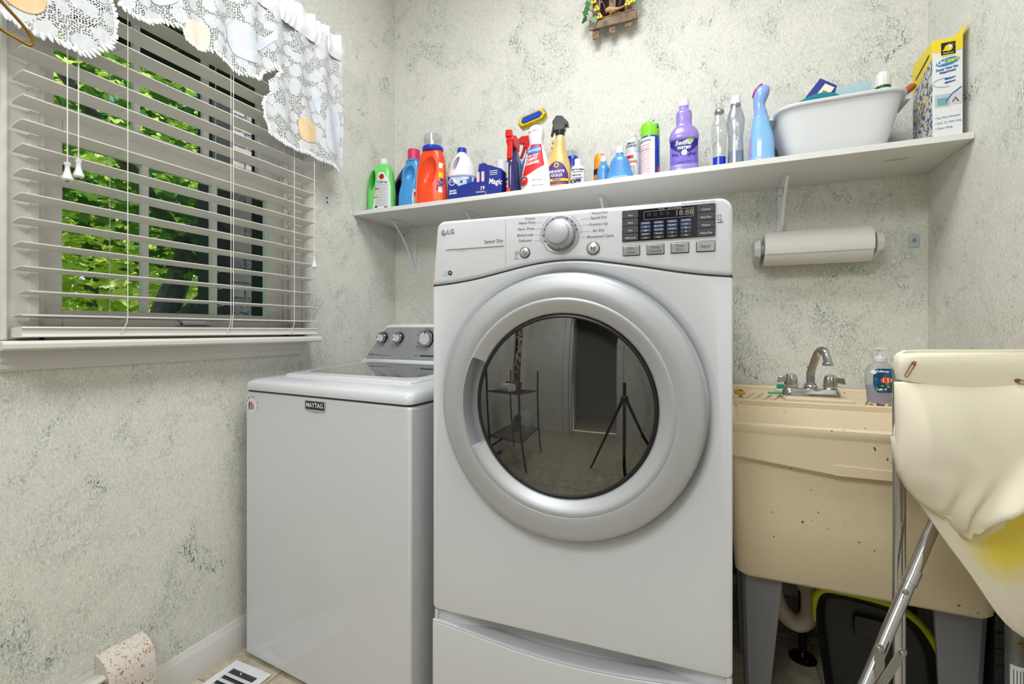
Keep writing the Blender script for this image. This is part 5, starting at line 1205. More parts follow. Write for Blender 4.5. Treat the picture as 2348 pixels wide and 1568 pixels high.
# ================================================================ laundry sink
SK = thing('laundry_sink', 'cream plastic utility sink on grey legs in the right corner', 'sink', (.035, 1.27, 0))
SP = MATS['sink_plastic']; LEGM = mat('leg_grey', (122, 122, 126), .5)
SW, SDp = .590, .592           # local: x 0..SW, y 0..SDp
def rb(x0, x1, y0, y1, z, r=.025): return [(x, y, z) for x, y in rrect(x0, x1, y0, y1, r, 6)]
b = MB()
b.loft([rb(.030, .512, .022, .50, .446, .03), rb(.022, .516, .012, .51, .456, .03), rb(.012, .535, .004, .53, .60, .028), rb(.004, .560, .000, .56, .742, .022), rb(.0, .565, .0, .565, .744, .02),
        rb(-.002, .590, -.018, SDp, .812, .02), rb(-.002, .590, -.021, SDp, .822, .02), rb(.0, .588, -.020, SDp, .830, .02), rb(.004, .585, -.014, SDp - .002, .833, .02),
        rb(.022, .562, .012, .315, .832, .03), rb(.028, .556, .018, .310, .826, .03), rb(.05, .53, .045, .30, .52, .05), rb(.09, .49, .08, .28, .480, .05)])
basin = b.build('tub', SP, SK, smooth=45)
# raised faucet deck with front drop face and moulded soap ribs
b = MB(); b.box(.0, .588, .312, SDp, .80, .846); b.box(.0, .588, .565, SDp, .84, .862); b.prism([(.168, .315), (.340, .315), (.340, .57), (.168, .57)], 'z', .84, .857)
deck = b.build('deck', SP, SK, bevel=.004)
for x0, x1 in ((.018, .165), (.345, .575)):
    n = int((x1 - x0) / .026)
    for i in range(n):
        x = x0 + .010 + i * .026
        b = MB(); b.box(x, x + .009, .318, .46, .845, .8535, Matrix.Translation((x, .318, 0)) @ Matrix.Rotation(R(-18 if x0 > .2 else -14), 4, 'Z') @ Matrix.Translation((-x, -.318, 0)))
        b.build('soap_rib', SP, deck, bevel=.002)
# sloping apron under the front rim
b = MB(); b.prism([(.0, .815), (.572, .815), (.566, .724), (.338, .728), (.222, .727), (.0, .752)], 'y', -.017, .006)
b.build('apron', SP, SK, bevel=.003)
b = MB(); b.prism([(.222, .7275), (.222, .752), (.336, .750), (.336, .728)], 'y', -.0185, -.016); b.build('apron_plate', SP, SK, bevel=.0008)
# legs: tapered angle legs
def leg(x0, x1, xb0, xb1, yf, dy):
    b = MB(); s = 1 if dy > 0 else -1
    b.loft([[(x0, yf, .458), (x1, yf, .458), (x1, yf + s * .012, .458), (x0, yf + s * .012, .458)], [(xb0, yf + s * .03, 0), (xb1, yf + s * .03, 0), (xb1, yf + s * .042, 0), (xb0, yf + s * .042, 0)]])
    xi, xo = (x0, xb0) if x0 < .3 else (x1, xb1); w_ = .012 if x0 < .3 else -.012
    b.loft([[(xi, yf, .458), (xi + w_, yf, .458), (xi + w_, yf + dy, .458), (xi, yf + dy, .458)], [(xo, yf + s * .03, 0), (xo + w_, yf + s * .03, 0), (xo + w_, yf + s * .03 + dy * .5, 0), (xo, yf + s * .03 + dy * .5, 0)]])
    return b.build('leg', LEGM, SK, bevel=.003)
leg(.036, .130, .050, .092, .045, .10); leg(.420, .512, .452, .502, .045, .10); leg(.036, .120, .050, .09, .49, -.10); leg(.425, .512, .455, .500, .49, -.10)
# drain: trap and tail pipe as parts of the sink plumbing
TR = thing('drain_trap', 'off white plastic drain trap hanging under the sink', 'pipe', (.262, 1.56, .30))
pw = mat('pipe_white', (206, 190, 176), .45)
MB().lathe([(.028, .02), (.028, .138), (.024, .143)], (0, 0, 0), 'z', 24).build('tailpiece', pw, TR)
b = MB(); b.lathe([(.030, .0), (.033, .004), (.033, .030), (.030, .034)], (0, 0, .008), 'z', 12); b.build('slip_nut', pw, TR)
U = [(0, 0, .02), (0, 0, -.045), (-.006, .004, -.075), (-.028, .012, -.098), (-.055, .022, -.090), (-.078, .032, -.060), (-.090, .040, -.010), (-.092, .042, .05), (-.090, .060, .075), (-.085, .11, .085), (-.08, .30, .086)]
b = MB(); b.tube(catmull(U, 4), .024, 16); b.build('trap_bend', pw, TR)
PI_ = thing('water_pipe', 'black pipe rising from a round dark floor flange under the sink', 'pipe', (.272, 1.742, 0))
MB().lathe([(.012, 0), (.012, .40)], (0, 0, 0), 'z', 16).build('riser', mat('black_iron', (34, 30, 28), .4), PI_)
MB().lathe([(.040, 0), (.040, .004), (.034, .009), (.018, .012), (.014, .022), (.012, .024)], (0, 0, 0), 'z', 28).build('floor_flange', mat('dark_chrome', (70, 68, 66), .22, metal=1), PI_)
# faucet
FC = thing('faucet', 'chrome two handled faucet with a bent spout on the sink deck', 'faucet', (.279, 1.655, .8572))
b = MB(); b.loft([[(x, y, z) for x, y in rrect(-.076 * k_, .076 * k_, -.026 * k2, .026 * k2, .020 * k2, 5)] for z, k_, k2 in ((0, 1, 1), (.008, 1, 1), (.016, .965, .88), (.022, .93, .74), (.024, .90, .62))])
b.build('base_plate', CHROME, FC, smooth=45)
for sx in (-1, 1):
    x = .051 * sx
    b = MB(); b.loft([[(x + r_ * (1 + .05 * math.cos(8 * a)) * math.cos(a), r_ * (1 + .05 * math.cos(8 * a)) * math.sin(a), z) for a in [2 * math.pi * i / 48 for i in range(48)]] for r_, z in ((.0145, .022), (.0165, .026), (.0185, .030), (.0175, .045), (.0155, .058), (.0120, .064), (.0050, .067), (.0005, .0675))])
    h = b.build('handle', CHROME, FC, smooth=30)
    b = MB(); b.prism([(x + sx * .010, .060), (x + sx * .034, .057), (x + sx * .038, .037), (x + sx * .012, .042)], 'y', -.006, .006); b.build('lever', CHROME, h, bevel=.002)
MB().lathe([(.0175, .022), (.0185, .026), (.0175, .031), (.015, .034), (.0155, .038), (.0125, .041)], (0, 0, 0), 'z', 28).build('spout_collar', CHROME, FC)
S_ = catmull([(0, 0, .036), (0, 0, .060), (.001, -.002, .075), (.007, -.014, .105), (.012, -.024, .127), (.018, -.036, .140), (.024, -.048, .140), (.028, -.057, .131), (.031, -.062, .114), (.032, -.063, .106)], 4)
sp_ = MB().tube(S_, [.0115] * 8 + [.0105] * (len(S_) - 8), 18).build('spout', CHROME, FC, smooth=60)
MB().lathe([(.0125, .097), (.0135, .099), (.0135, .104), (.0120, .107)], (.032, -.063, 0), 'z', 22).build('aerator', CHROME, sp_)
# soap pump bottle
t = thing('soap_dispenser', 'clear pump soap bottle with an orange fish picture on the sink deck', 'soap dispenser', (.437, 1.605, .8545), 12)
se = [(0, .056, .036), (.003, .060, .040), (.03, .066, .042), (.06, .073, .044), (.085, .070, .042), (.103, .054, .036), (.112, .034, .030), (.1145, .028, .028)]
vessel(se, 2.2).build('body', mat('soap_body', (226, 230, 230), .08, trans=.75, ior=1.15, alpha=1), t, smooth=60)
vessel([(.002, .055, .035), (.03, .061, .038), (.048, .066, .040)], 2.2).build('soap_liquid', mat('soap_lilac', (176, 166, 196), .3), t, smooth=60)
MB().lathe([(.0135, .113), (.0155, .115), (.0155, .126), (.014, .128)], (0, 0, 0), 'z', 24).build('collar', WH2, t)
b = MB(); b.lathe([(.0045, .126), (.0045, .146)], (0, 0, 0), 'z', 14); b.build('pump_stem', WH2, t)
b = MB(); b.prism([(-.014, .150), (-.006, .146), (.010, .146), (.020, .149), (.012, .153), (-.008, .154)], 'y', -.006, .006); b.build('pump_head', WH2, t, bevel=.0015)
sf = surf_of(se, 2.2, .0008); sf2 = surf_of(se, 2.2, .0015); sf3 = surf_of(se, 2.2, .0022)
g = NG('sea_print', .35)
g.col(g.mix(g.ramp(g.noise(60, 3, 1), .4, .7), lin((16, 62, 110)), lin((40, 126, 168))))
lb = patch(t, 'label', 'sea_print', sf, 0, 0, .030, .096, 14, 16, lo=lambda z: -.026 + .012 * abs((z - .064) / .034) ** 3, hi=lambda z: .031 - .008 * abs((z - .064) / .034) ** 3)
patch(lb, 'brand_band', NAVY, sf2, -.020, .012, .084, .0935, 10, 2); text(lb, 'Softsoap', -.004, .0885, .0085, INKW, surf=sf3, thick=.0003)
def blob(par, name, m, cu, cw, ru, rw, s_, n=24, tail=0):
    b = MB(); b.loft([[s_(cu + k_ * ru * math.cos(a), cw + k_ * rw * math.sin(a)) for a in [2 * math.pi * i / n for i in range(n + 1)]] for k_ in (.001, .5, 1)], cap=False, closed=False); return b.build(name, m, par, smooth=60)
fo = mat('fish_orange', (232, 96, 26), .45)
fish = blob(lb, 'fish_print', fo, .004, .064, .015, .0085, sf2); blob(lb, 'fish_tail', fo, .0225, .062, .005, .006, sf2); blob(lb, 'fish_fin', fo, .006, .0545, .004, .004, sf2)
sf4 = surf_of(se, 2.2, .0028)
for u, r_ in ((-.004, .007), (.007, .0082), (.0165, .005)): blob(lb, 'white_stripe', INKW, u, .064, .0014, r_, sf3, 12)
blob(lb, 'fish_eye', INK, -.0078, .0655, .0009, .0012, sf4, 8); blob(lb, 'small_seal', INKW, -.0245, .086, .0055, .0058, sf3)
rg = random.Random(5)
for i in range(12): blob(lb, 'reef_print', [MATS['lime_cap'], GREEN, INK, INKW][i % 4], rg.uniform(-.018, .024), rg.uniform(.036, .049), rg.uniform(.002, .0045), rg.uniform(.0015, .003), sf3, 8)
# odds and ends on the deck
t = thing('toothbrush', 'green and clear old toothbrush lying behind the faucet', 'toothbrush', (.250, 1.728, .862), 4)
tg = mat('brush_green', (30, 168, 136), .35)
b = MB(); b.box(-.054, -.030, -.005, .005, .006, .009); b.tube([(-.034, 0, .0075), (.02, 0, .006), (.085, -.004, .005), (.100, -.006, .005)], [.003, .0035, .0050, .0035], 10); b.build('brush_handle', tg, t, smooth=50)
b = MB()
for i in range(9):
    for j in range(3): b.box(-.053 + i * .0026, -.0512 + i * .0026, -.004 + j * .0028, -.0022 + j * .0028, .009, .020)
o = b.build('bristles', mat('bristle_teal', (60, 180, 160), .6), t, smooth=0); o['kind'] = 'stuff'
t = thing('dental_pick', 'small green and clear loop handled brush in front of the toothbrush', 'brush', (.195, 1.648, .858), 0)
b = MB(); b.tube([(-.018 + .022 * (1 - math.cos(a)) * .9 - .012, .008 * math.sin(a), .004) for a in [R(-150 + 12 * i) for i in range(26)]], .0022, 8); b.build('loop_handle', tg, t, smooth=50)
b = MB(); b.tube([(.004, 0, .004), (.022, 0, .005)], .0022, 8); b.build('clear_shank', 'clear_plastic', t)
t = thing('bottle_cap', 'small yellow cap lying at the left end of the sink deck', 'cap', (.085, 1.640, .8535), 20)
cy = mat('cap_yellow', (214, 176, 96), .5)
MB().lathe([(.015, 0), (.016, .002), (.016, .009), (.014, .0105), (.0125, .0105), (.012, .004), (.0005, .004)], (0, 0, 0), 'z', 24).build('cap_ring', cy, t); MB().tube([(-.018, 0, .010), (-.004, .0, .017), (.008, 0, .012)], .0035, 8).build('pull_tab', cy, t)
MB().lathe([(.0115, .0045), (.0115, .008), (.0005, .0085)], (0, 0, 0), 'z', 18).build('dark_inside', BLACK, t)

# ================================================================ paper towel holder and wall hook
TH = thing('paper_towel_holder', 'white wall mounted holder carrying a paper towel roll below the shelf', 'paper towel holder', (.318, 1.887, 1.335))
hw = mat('holder_white', (210, 212, 208), .4)
for s_ in (-1, 1):
    b = MB(); x0 = -.181 if s_ < 0 else .160
    b.loft([[(x0 + u, y, z) for y, z in ((-.0005, .030), (-.020, .052), (-.060, .038), (-.100, .030), (-.112, 0), (-.100, -.030), (-.060, -.038), (-.020, -.052), (-.0005, -.030))] for u in ((0, .004, .020) if s_ > 0 else (0, .016, .020))])
    b.v = [(x, y, z * (.80 if abs(x) > .176 else 1)) for x, y, z in b.v]
    b.build('end_arm', hw, TH, bevel=.003)
MB().box(-.176, .176, -.010, -.0005, -.022, .022).build('back_bar', hw, TH, bevel=.003)
for s_ in (-1, 1): MB().lathe([(.019, 0), (.019, .010), (.016, .012)], (-.161 if s_ < 0 else .150, -.066, 0), 'x', 22).build('hub', hw, TH)
PT = thing('paper_towel_roll', 'thick white paper towel roll on the holder below the shelf', 'paper towel roll', (.318, 1.887 - .066, 1.335))
g = NG('paper_towel', .9)
g.b.inputs['Base Color'].default_value = lin((230, 227, 222)); g.bump(g.noise(160, 3, 1.5), .6, .002)
b = MB(); n = 64; rr_ = [.0555 + .0012 * (i / n) for i in range(n)]
prof = [( (.0555 + .0016 * i / n) * math.cos(R(-15) - 2 * math.pi * i / n), (.0555 + .0016 * i / n) * math.sin(R(-15) - 2 * math.pi * i / n)) for i in range(n + 1)]
b.prism(prof, 'x', -.150, .150); b.build('roll', 'paper_towel', PT, smooth=30)
b = MB(); rings = []
for i in range(12):
    a = R(200 - 60 * i / 11 - 3); rings.append([(x, .0575 * math.cos(a) - .0006, .0575 * math.sin(a)) for x in (-.149, .151)])
MB().lathe([(.021, -.1508), (.021, .1508)], (0, 0, 0), 'x', 24).build('cardboard_core', mat('core_brown', (150, 128, 104), .8), PT)
pts = [(.0590 * math.cos(R(a)), .0590 * math.sin(R(a))) for a in range(60, 202, 6)]; pts += [(u * 1.012, w * 1.012 - .0) for u, w in [(.0583 * math.cos(R(a)), .0583 * math.sin(R(a))) for a in range(200, 205, 2)]]
b = MB(); b.prism(pts + [(u * .985, w * .985) for u, w in reversed(pts)], 'x', -.1495, .1505); b.build('loose_sheet', 'paper_towel', PT, smooth=30)
HK = thing('adhesive_hook', 'small pale blue adhesive hook on the back wall near the right corner', 'hook', (.602, 1.887, 1.349))
MB().prism(arc(0, .006, .015, 0, 180, 10) + arc(-.012, -.022, .003, 180, 270, 3) + arc(.012, -.022, .003, 270, 360, 3), 'y', -.003, -.0003).build('hook_plate', mat('hook_blue', (182, 196, 202), .4), HK, bevel=.0008)
b = MB(); b.lathe([(.0055, -.003), (.0055, -.006), (.0035, -.0075), (.0005, -.0075)], (0, 0, -.002), 'y', 18); b.build('hook_screw', STEEL, HK)

# ================================================================ scoop bin, vacuum pole, dark case
t = thing('dustpan_bin', 'black plastic bin with a yellow green rim under the sink', 'bin', (.385, 1.50, 0), -8)
bkm = mat('bin_black', (34, 34, 33), .3)
O_ = [(-.088, .02), (-.115, .24), (-.120, .315), (-.108, .350), (-.075, .362), (.02, .362), (.065, .350), (.105, .315), (.135, .24), (.14, .10), (.13, .02)]
O2 = catmull(O_, 4)
def sc(k_, dy): return [(u * k_, dy, .19 + (w - .19) * k_) for u, w in O2]
b = MB(); b.loft([sc(1.0, -.0), sc(1.0, -.045), sc(.97, -.050), sc(.90, -.038), sc(.86, -.010), sc(.80, -.004), sc(.2, -.002)]); b.build('bin_shell', bkm, t, smooth=50)
b = MB(); b.prism(rrect(-.035, .045, .245, .300, .012), 'y', -.014, .0); b.build('pour_ledge', bkm, t, bevel=.003)
lm = mat('lime_rim', (176, 190, 20), .35)
mid = [p for p in O2[5:36]]
b = MB(); b.tube([(u * 1.03, -.045, .19 + (w - .19) * 1.035) for u, w in mid], [.003 + .006 * min(1, i / 4, (len(mid) - 1 - i) / 4) for i in range(len(mid))], 10); b.build('lime_rim', lm, t, smooth=60)
VP = thing('vacuum_wand', 'dark grey upright metal tube with white labels at the lower right edge', 'tube', (.553, 1.231, 0), 0)
MB().lathe([(.0160, 0), (.0160, .56)], (0, 0, 0), 'z', 24).build('tube', mat('wand_grey', (120, 122, 122), .35, metal=.4), VP)
MB().lathe([(.0163, .330), (.0163, .403)], (0, 0, 0), 'z', 14, cap=False, a0=215, a1=330).build('paper_label', WH2, VP); MB().lathe([(.0163, .470), (.0163, .492)], (0, 0, 0), 'z', 14, cap=False, a0=225, a1=330).build('paper_label', WH2, VP)
for i in range(5): MB().lathe([(.0165, .345), (.0165, .395)], (0, 0, 0), 'z', 2, cap=False, a0=232 + i * 16, a1=236 + i * 16).build('label_print', INK, VP, smooth=0)
MB().lathe([(.0050, 0), (.0050, -.002), (.0005, -.003)], (.001, -.0155, .446), 'y', 14).build('brass_stud', BRASS, VP)
t = thing('tool_case', 'black ribbed case standing behind the grey tube beside the sink leg', 'case', (.590, 1.36, 0), 0)
b = MB(); b.box(-.035, .035, -.05, .10, 0, .46); b.build('case_body', mat('case_black', (30, 30, 34), .4), t, bevel=.006)
for i in range(4): MB().box(-.036, .036, -.053, -.05, .30 + i * .035, .312 + i * .035).build('case_rib', BLACK, t, bevel=.001)
b = MB(); b.box(-.034, .034, -.056, -.05, .0, .27); b.build('case_pocket', mat('case_grey', (84, 84, 84), .6), t, bevel=.002)

# outlet on the back wall low between dryer and sink
t = thing('wall_outlet', 'grey electrical outlet low on the back wall between dryer and sink', 'outlet', (.100, 1.887, .22))
MB().box(-.035, .035, -.006, -.0005, -.057, .057).build('cover_plate', mat('outlet_grey', (120, 122, 122), .5), t, bevel=.002)
for z in (-.02, .02): MB().prism(rrect(-.014, .014, z - .014, z + .014, .008), 'y', -.008, -.006).build('socket', BLACK, t)

# ================================================================ floor register and baseboard heater
t = thing('floor_register', 'white louvred metal floor vent in front of the washing machine', 'vent', (-1.313, .862, 0), 0)
b = MB(); x0, x1, y0, y1 = -.078, .078, -.155, .150
b.box(x0, x0 + .024, y0, y1, .0005, .006); b.box(x1 - .024, x1, y0, y1, .0005, .006); b.box(x0 + .024, x1 - .024, y1 - .028, y1, .0005, .006); b.box(x0 + .024, x1 - .024, y0, y0 + .028, .0005, .006)
rgm = mat('register_white', (228, 228, 230), .35)
fr_ = b.build('frame', rgm, t, bevel=.002)
MB().box(x0 + .02, x1 - .02, y0 + .02, y1 - .02, .0002, .0012).build('dark_duct', mat('duct_dark', (52, 58, 66), .5), t)
for i in range(10):
    y = y1 - .052 - i * .0228
    if y < y0 + .03: break
    b = MB(); b.box(x0 + .022, x1 - .022, -.0075, .0075, -.0006, .0006, Matrix.Translation((0, y, .0032)) @ Matrix.Rotation(R(-20), 4, 'X')); b.build('louvre', rgm, t)
MB().lathe([(.0025, 0), (.0025, .004), (.0005, .005)], (-.01, y1 - .036, .002), 'z', 10).build('damper_knob', WH2, t)
HT = thing('baseboard_heater', 'cream baseboard heater with a rust speckled end cap in the lower left', 'heater', (XL, .70, 0))
RU = MATS['rusty_paint']; hm = mat('heater_paint', (206, 202, 196), .5)
b = MB(); b.prism([(.001, .04), (.010, .04), (.010, .185), (.040, .192), (.052, .186), (.050, .180), (.038, .1855), (.006, .18), (.001, .198)], 'y', -1.2, -.035); b.build('back_panel', hm, HT, smooth=30)
b = MB(); b.prism([(.056, .06), (.060, .06), (.060, .130), (.050, .152), (.044, .156), (.043, .152), (.056, .128)], 'y', -1.2, -.035); b.build('front_panel', hm, HT, smooth=30)
b = MB(); b.box(.012, .050, -1.2, -.035, .130, .133); b.build('damper', mat('heater_dark', (40, 38, 36), .6), HT)
b = MB()
b.tube([(.030, -1.2, .10), (.030, -.03, .10)], .010, 10); b.build('heating_pipe', mat('copper', (150, 96, 60), .4, metal=.8), HT)
ec = [(.001, .02), (.066, .02), (.0675, .10), (.0675, .155), (.064, .180), (.054, .202), (.038, .218), (.020, .227), (.001, .231)]
ec = catmull(ec, 3)
b = MB(); b.prism(ec, 'y', -.036, .070)
end = b.build('end_cap', RU, HT, bevel=.002, smooth=40)
tag(end, 'rust speckled curved white end cap'); MB().lathe([(.0022, 0), (.0022, .001)], (.0675, .035, .13), 'x', 10).build('screw_hole', BLACK, end)

# ================================================================ little wooden fence ornament with ivy, flowers and nest
OR = thing('fence_ornament', 'small wooden picket fence wall ornament with ivy, yellow flowers and a bird nest', 'wall ornament', (-.356, 1.887, 2.28))
W2 = mat('wood_edge', (176, 134, 84), .8, var=(140, 104, 66), vscale=60)
b = MB(); b.box(-.092, .092, -.060, -.050, -.022, .016); b.build('front_rail', WOOD, OR, bevel=.002)
b = MB(); b.box(-.090, .090, -.060, -.002, .010, .018); b.build('ledge', W2, OR, bevel=.002)
for i, (x, z) in enumerate(((-.068, -.052), (-.002, -.046), (.060, -.036))): MB().box(x - .013, x + .013, -.050, -.042, z, .10).build('picket', WOOD, OR, bevel=.0015); MB().box(x - .013, x + .013, -.0505, -.041, z - .002, z + .004).build('picket_end', W2, OR, bevel=.001)
rg = random.Random(11)
def leaf_at(c, s, yaw, pitch, m, roll=0):
    M = Matrix.Translation(c) @ Matrix.Rotation(yaw, 4, 'Z') @ Matrix.Rotation(pitch, 4, 'X') @ Matrix.Rotation(roll, 4, 'Y')
    P = [(0, -1), (.45, -.6), (.9, -.35), (.5, 0), (.7, .5), (.25, .5), (0, 1), (-.25, .5), (-.7, .5), (-.5, 0), (-.9, -.35), (-.45, -.6)]
    b = MB(); n = len(P); b.add([M @ Vector((x * s, .15 * s * abs(x), z * s)) for x, z in P] + [M @ Vector((x * s, .15 * s * abs(x) + .0008, z * s)) for x, z in P], [tuple(range(n)), tuple(range(2 * n - 1, n - 1, -1))] + [(i, (i + 1) % n, n + (i + 1) % n, n + i) for i in range(n)])
    return b.build('leaf', m, OR, smooth=0)
lgm = [mat('ivy_dark', (38, 82, 44), .45), mat('ivy_mid', (70, 128, 60), .45), mat('ivy_pale', (128, 164, 120), .45)]
for c in [(-.098, -.06, .085), (-.105, -.065, .055), (-.112, -.06, .028), (-.082, -.06, .12), (-.055, -.065, .105), (-.030, -.06, .118), (-.072, -.066, .012), (.088, -.06, .075), (.098, -.062, .050), (.075, -.065, .10), (.045, -.06, .115), (.015, -.06, .125), (.060, -.05, .13), (-.01, -.05, .14), (.095, -.05, .105), (-.05, -.045, .14), (.03, -.045, .15), (-.09, -.04, .145)]:
    leaf_at(c, rg.uniform(.014, .021), rg.uniform(-.6, .6), rg.uniform(-.5, .4), lgm[rg.randrange(3)], rg.uniform(-2.6, 2.6))
for (x, z) in ((-.072, .084), (-.060, .052), (.060, .040), (.080, .046), (-.048, .018), (.042, .105)):
    b = MB()
    for k_ in range(3):
        a = R(90 + 120 * k_); cx, cz = x + .006 * math.cos(a), z + .006 * math.sin(a)
        b.lathe([(.0001, -.003), (.0055, -.002), (.0065, 0), (.0055, .002), (.0001, .003)], (cx, -.068, cz), 'y', 12)
    fl = b.build('flower', YEL, OR); MB().lathe([(.0028, -.004), (.0001, -.0045)], (x, -.068, z), 'y', 8).build('flower_centre', NAVY, fl)
b = MB()
for i in range(70):
    a = rg.uniform(0, 6.28); r_ = rg.uniform(.012, .030); z0 = .018 + rg.uniform(0, .014)
    b.tube([(.002 + r_ * math.cos(a), -.040 + .6 * r_ * math.sin(a), z0), (.002 + r_ * math.cos(a + .6), -.040 + .6 * r_ * math.sin(a + .6), z0 + rg.uniform(-.003, .004)), (.002 + r_ * math.cos(a + 1.2), -.040 + .6 * r_ * math.sin(a + 1.2), z0)], .0009, 4)
o = b.build('nest', mat('nest_straw', (170, 120, 60), .9, var=(96, 60, 36), vscale=90), OR, smooth=0); o['kind'] = 'stuff'
b = MB(); b.tube(catmull([(-.030, -.045, .044), (-.018, -.045, .050), (0, -.045, .046), (.022, -.045, .044), (.046, -.045, .048)], 4), [.004, .007, .0085, .009, .010, .0105, .010, .0095, .009, .008, .007, .006, .005, .004, .0035, .003, .0025], 12); b.build('bird_figure', mat('bird_tan', (206, 160, 110), .7), OR, smooth=60)
b = MB(); b.box(-.055, .055, -.030, -.006, .018, .13); b.build('dark_backing', mat('moss_dark', (24, 24, 26), .9), OR, bevel=.004)
for x0, z0, x1, z1, m_ in ((-.045, .090, -.022, .025, mat('twig_red', (196, 78, 74), .6)), (.040, .085, .026, .045, MATS['twig_red']), (-.060, .05, -.05, .02, WOOD), (-.1, .07, -.06, .02, lgm[0])): MB().tube([(x0, -.062, z0), ((x0 + x1) / 2 + .003, -.064, (z0 + z1) / 2), (x1, -.060, z1)], .0014, 6).build('twig', m_, OR)
for i in range(9): x, z = rg.uniform(-.06, .075), rg.uniform(.02, .09); MB().lathe([(.0001, -.0035), (.0028, -.002), (.0035, 0), (.0028, .002), (.0001, .0035)], (x, -.064, z), 'z' if 0 else 'y', 10).build('berry', [INKW, mat('berry_violet', (176, 100, 186), .4), mat('berry_tan', (190, 160, 140), .4)][i % 3], OR)

# ================================================================ folding laundry hamper (canvas bag on a chrome X frame)
U0, V0 = .84, .88
HA = thing('laundry_hamper', 'cream canvas laundry bag sagging on a folding chrome frame in front of the sink', 'laundry hamper', (.4246, 1.1401, 0), 23.24)
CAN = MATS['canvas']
def shear(x, v): return x + .95 * (v - .80)
def hring(xl, xr, v0, v1, z, r=.03, n=60, fold=0, seedp=0):
    pts = []
    base = rrect(0, 1, 0, 1, .18, 14)
    for i, (a, c) in enumerate(base):
        v = v0 + (v1 - v0) * c; x = shear(xl + (xr - xl) * a, v)
        dv = fold * (math.sin(a * 31 + z * 9 + seedp) * .5 + math.sin(a * 13 - z * 21) * .5)
        pts.append((x - U0, v - V0 + dv, z))
    return pts
b = MB()
rows = [(1.012, .672, .955, .804, .925, 0), (.965, .676, .955, .804, .915, .001), (.927, .666, .955, .800, .900, .002), (.885, .657, .955, .796, .890, .003), (.833, .657, .955, .796, .885, .004), (.785, .680, .955, .798, .882, .004), (.746, .708, .955, .802, .880, .005),
        (.700, .735, .955, .806, .878, .004), (.660, .765, .955, .806, .875, .003), (.6256, .792, .952, .806, .872, .003), (.5766, .824, .965, .808, .868, .003), (.539, .850, .955, .812, .862, .002), (.512, .884, .945, .818, .855, .001), (.50, .900, .93, .826, .848, 0)]
b.loft([hring(a, c, d, e, z, fold=f) for z, a, c, d, e, f in rows], cap=True)
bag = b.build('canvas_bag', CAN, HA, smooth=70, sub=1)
# sagging outer fold of the bag with its gathered lower edge
low_ = [(.655, .890), (.660, .848), (.666, .815), (.682, .785), (.702, .762), (.724, .745), (.748, .728), (.772, .708), (.784, .694), (.800, .700), (.818, .708), (.845, .735), (.872, .775), (.900, .815), (.94, .86), (1.0, .90)]
def lowz(x):
    for (x0, z0), (x1, z1) in zip(low_, low_[1:]):
        if x0 <= x <= x1: return z0 + (z1 - z0) * (x - x0) / (x1 - x0)
    return low_[-1][1]
b = MB(); rings = []; NX, NZ = 64, 40
for i in range(NX + 1):
    x = .657 + (.953 - .657) * i / NX; zb = lowz(x); zt = .968; col_ = []
    edge = min(1, (x - .657) / .03) ** .5
    for j in range(NZ + 1):
        t = j / NZ; z = zt + (zb - zt) * t
        bulge = math.sin(math.pi * min(1, t * 1.02)) ** .7 if t < 1 else 0
        v = .798 - .034 * bulge * edge
        d = abs((x - .800) * .80 - (z - .735) * .60 ) if z > .70 else 9      # diagonal rolled fold
        side_ = (x - .800) * .60 + (z - .735) * .80
        if side_ > -.02: v -= .024 * math.exp(-(d / .017) ** 2) * min(1, (side_ + .02) / .04)
        rx, rz = x - .778, z - .690; rd = math.hypot(rx, rz); an = math.atan2(rx, rz)
        v += .0085 * math.sin(11 * an + 2.0 * math.sin(rd * 40)) * math.exp(-((rd - .035) / .085) ** 2) * edge
        v += .004 * math.sin(5 * an + 1) * math.exp(-((rd - .14) / .08) ** 2)
        v += .003 * math.sin(22 * x + 17 * z)
        if j == NZ: v = .803
        col_.append((x - U0, v - V0, z))
    rings.append(col_)
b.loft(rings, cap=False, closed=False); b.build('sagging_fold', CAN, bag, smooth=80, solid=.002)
# stitched gather line
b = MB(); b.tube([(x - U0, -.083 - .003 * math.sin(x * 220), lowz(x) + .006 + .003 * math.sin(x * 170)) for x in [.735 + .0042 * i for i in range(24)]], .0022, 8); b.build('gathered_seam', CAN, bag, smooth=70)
# hem band folded over the top rails
b = MB(); path = []
base = rrect(0, 1, 0, 1, .10, 8)
pv = [(0, .0), (-.006, 0), (-.010, .3), (-.011, .6), (-.010, .85), (-.004, 1.0), (.004, .98), (.006, .7), (.005, 0)]
rings = []
for off, q in pv:
    ring = []
    for a, c in base:
        v = .800 + .125 * c; x0 = .668 + (.955 - .668) * a
        nx, nv = (a - .5) * 2, (c - .5) * 2; m_ = max(abs(nx), abs(nv)); nx = nx if abs(nx) > .8 * m_ else 0; nv = nv if abs(nv) > .8 * m_ else 0
        zb = .971 - .19 * (x0 - .668) * (1 - c) ; zt = 1.0186
        ring.append((shear(x0, v) - off * nx * 1.0 - U0 if nx else shear(x0, v) - U0, v - off * nv * -1 * -1 - V0 if 0 else v + (-off) * nv - V0, zb + (zt - zb) * q + .0015 * math.sin(a * 20 + q * 4)))
    rings.append(ring)
b.loft(rings + [rings[0]], cap=False); b.build('hem_band', CAN, HA, smooth=70)
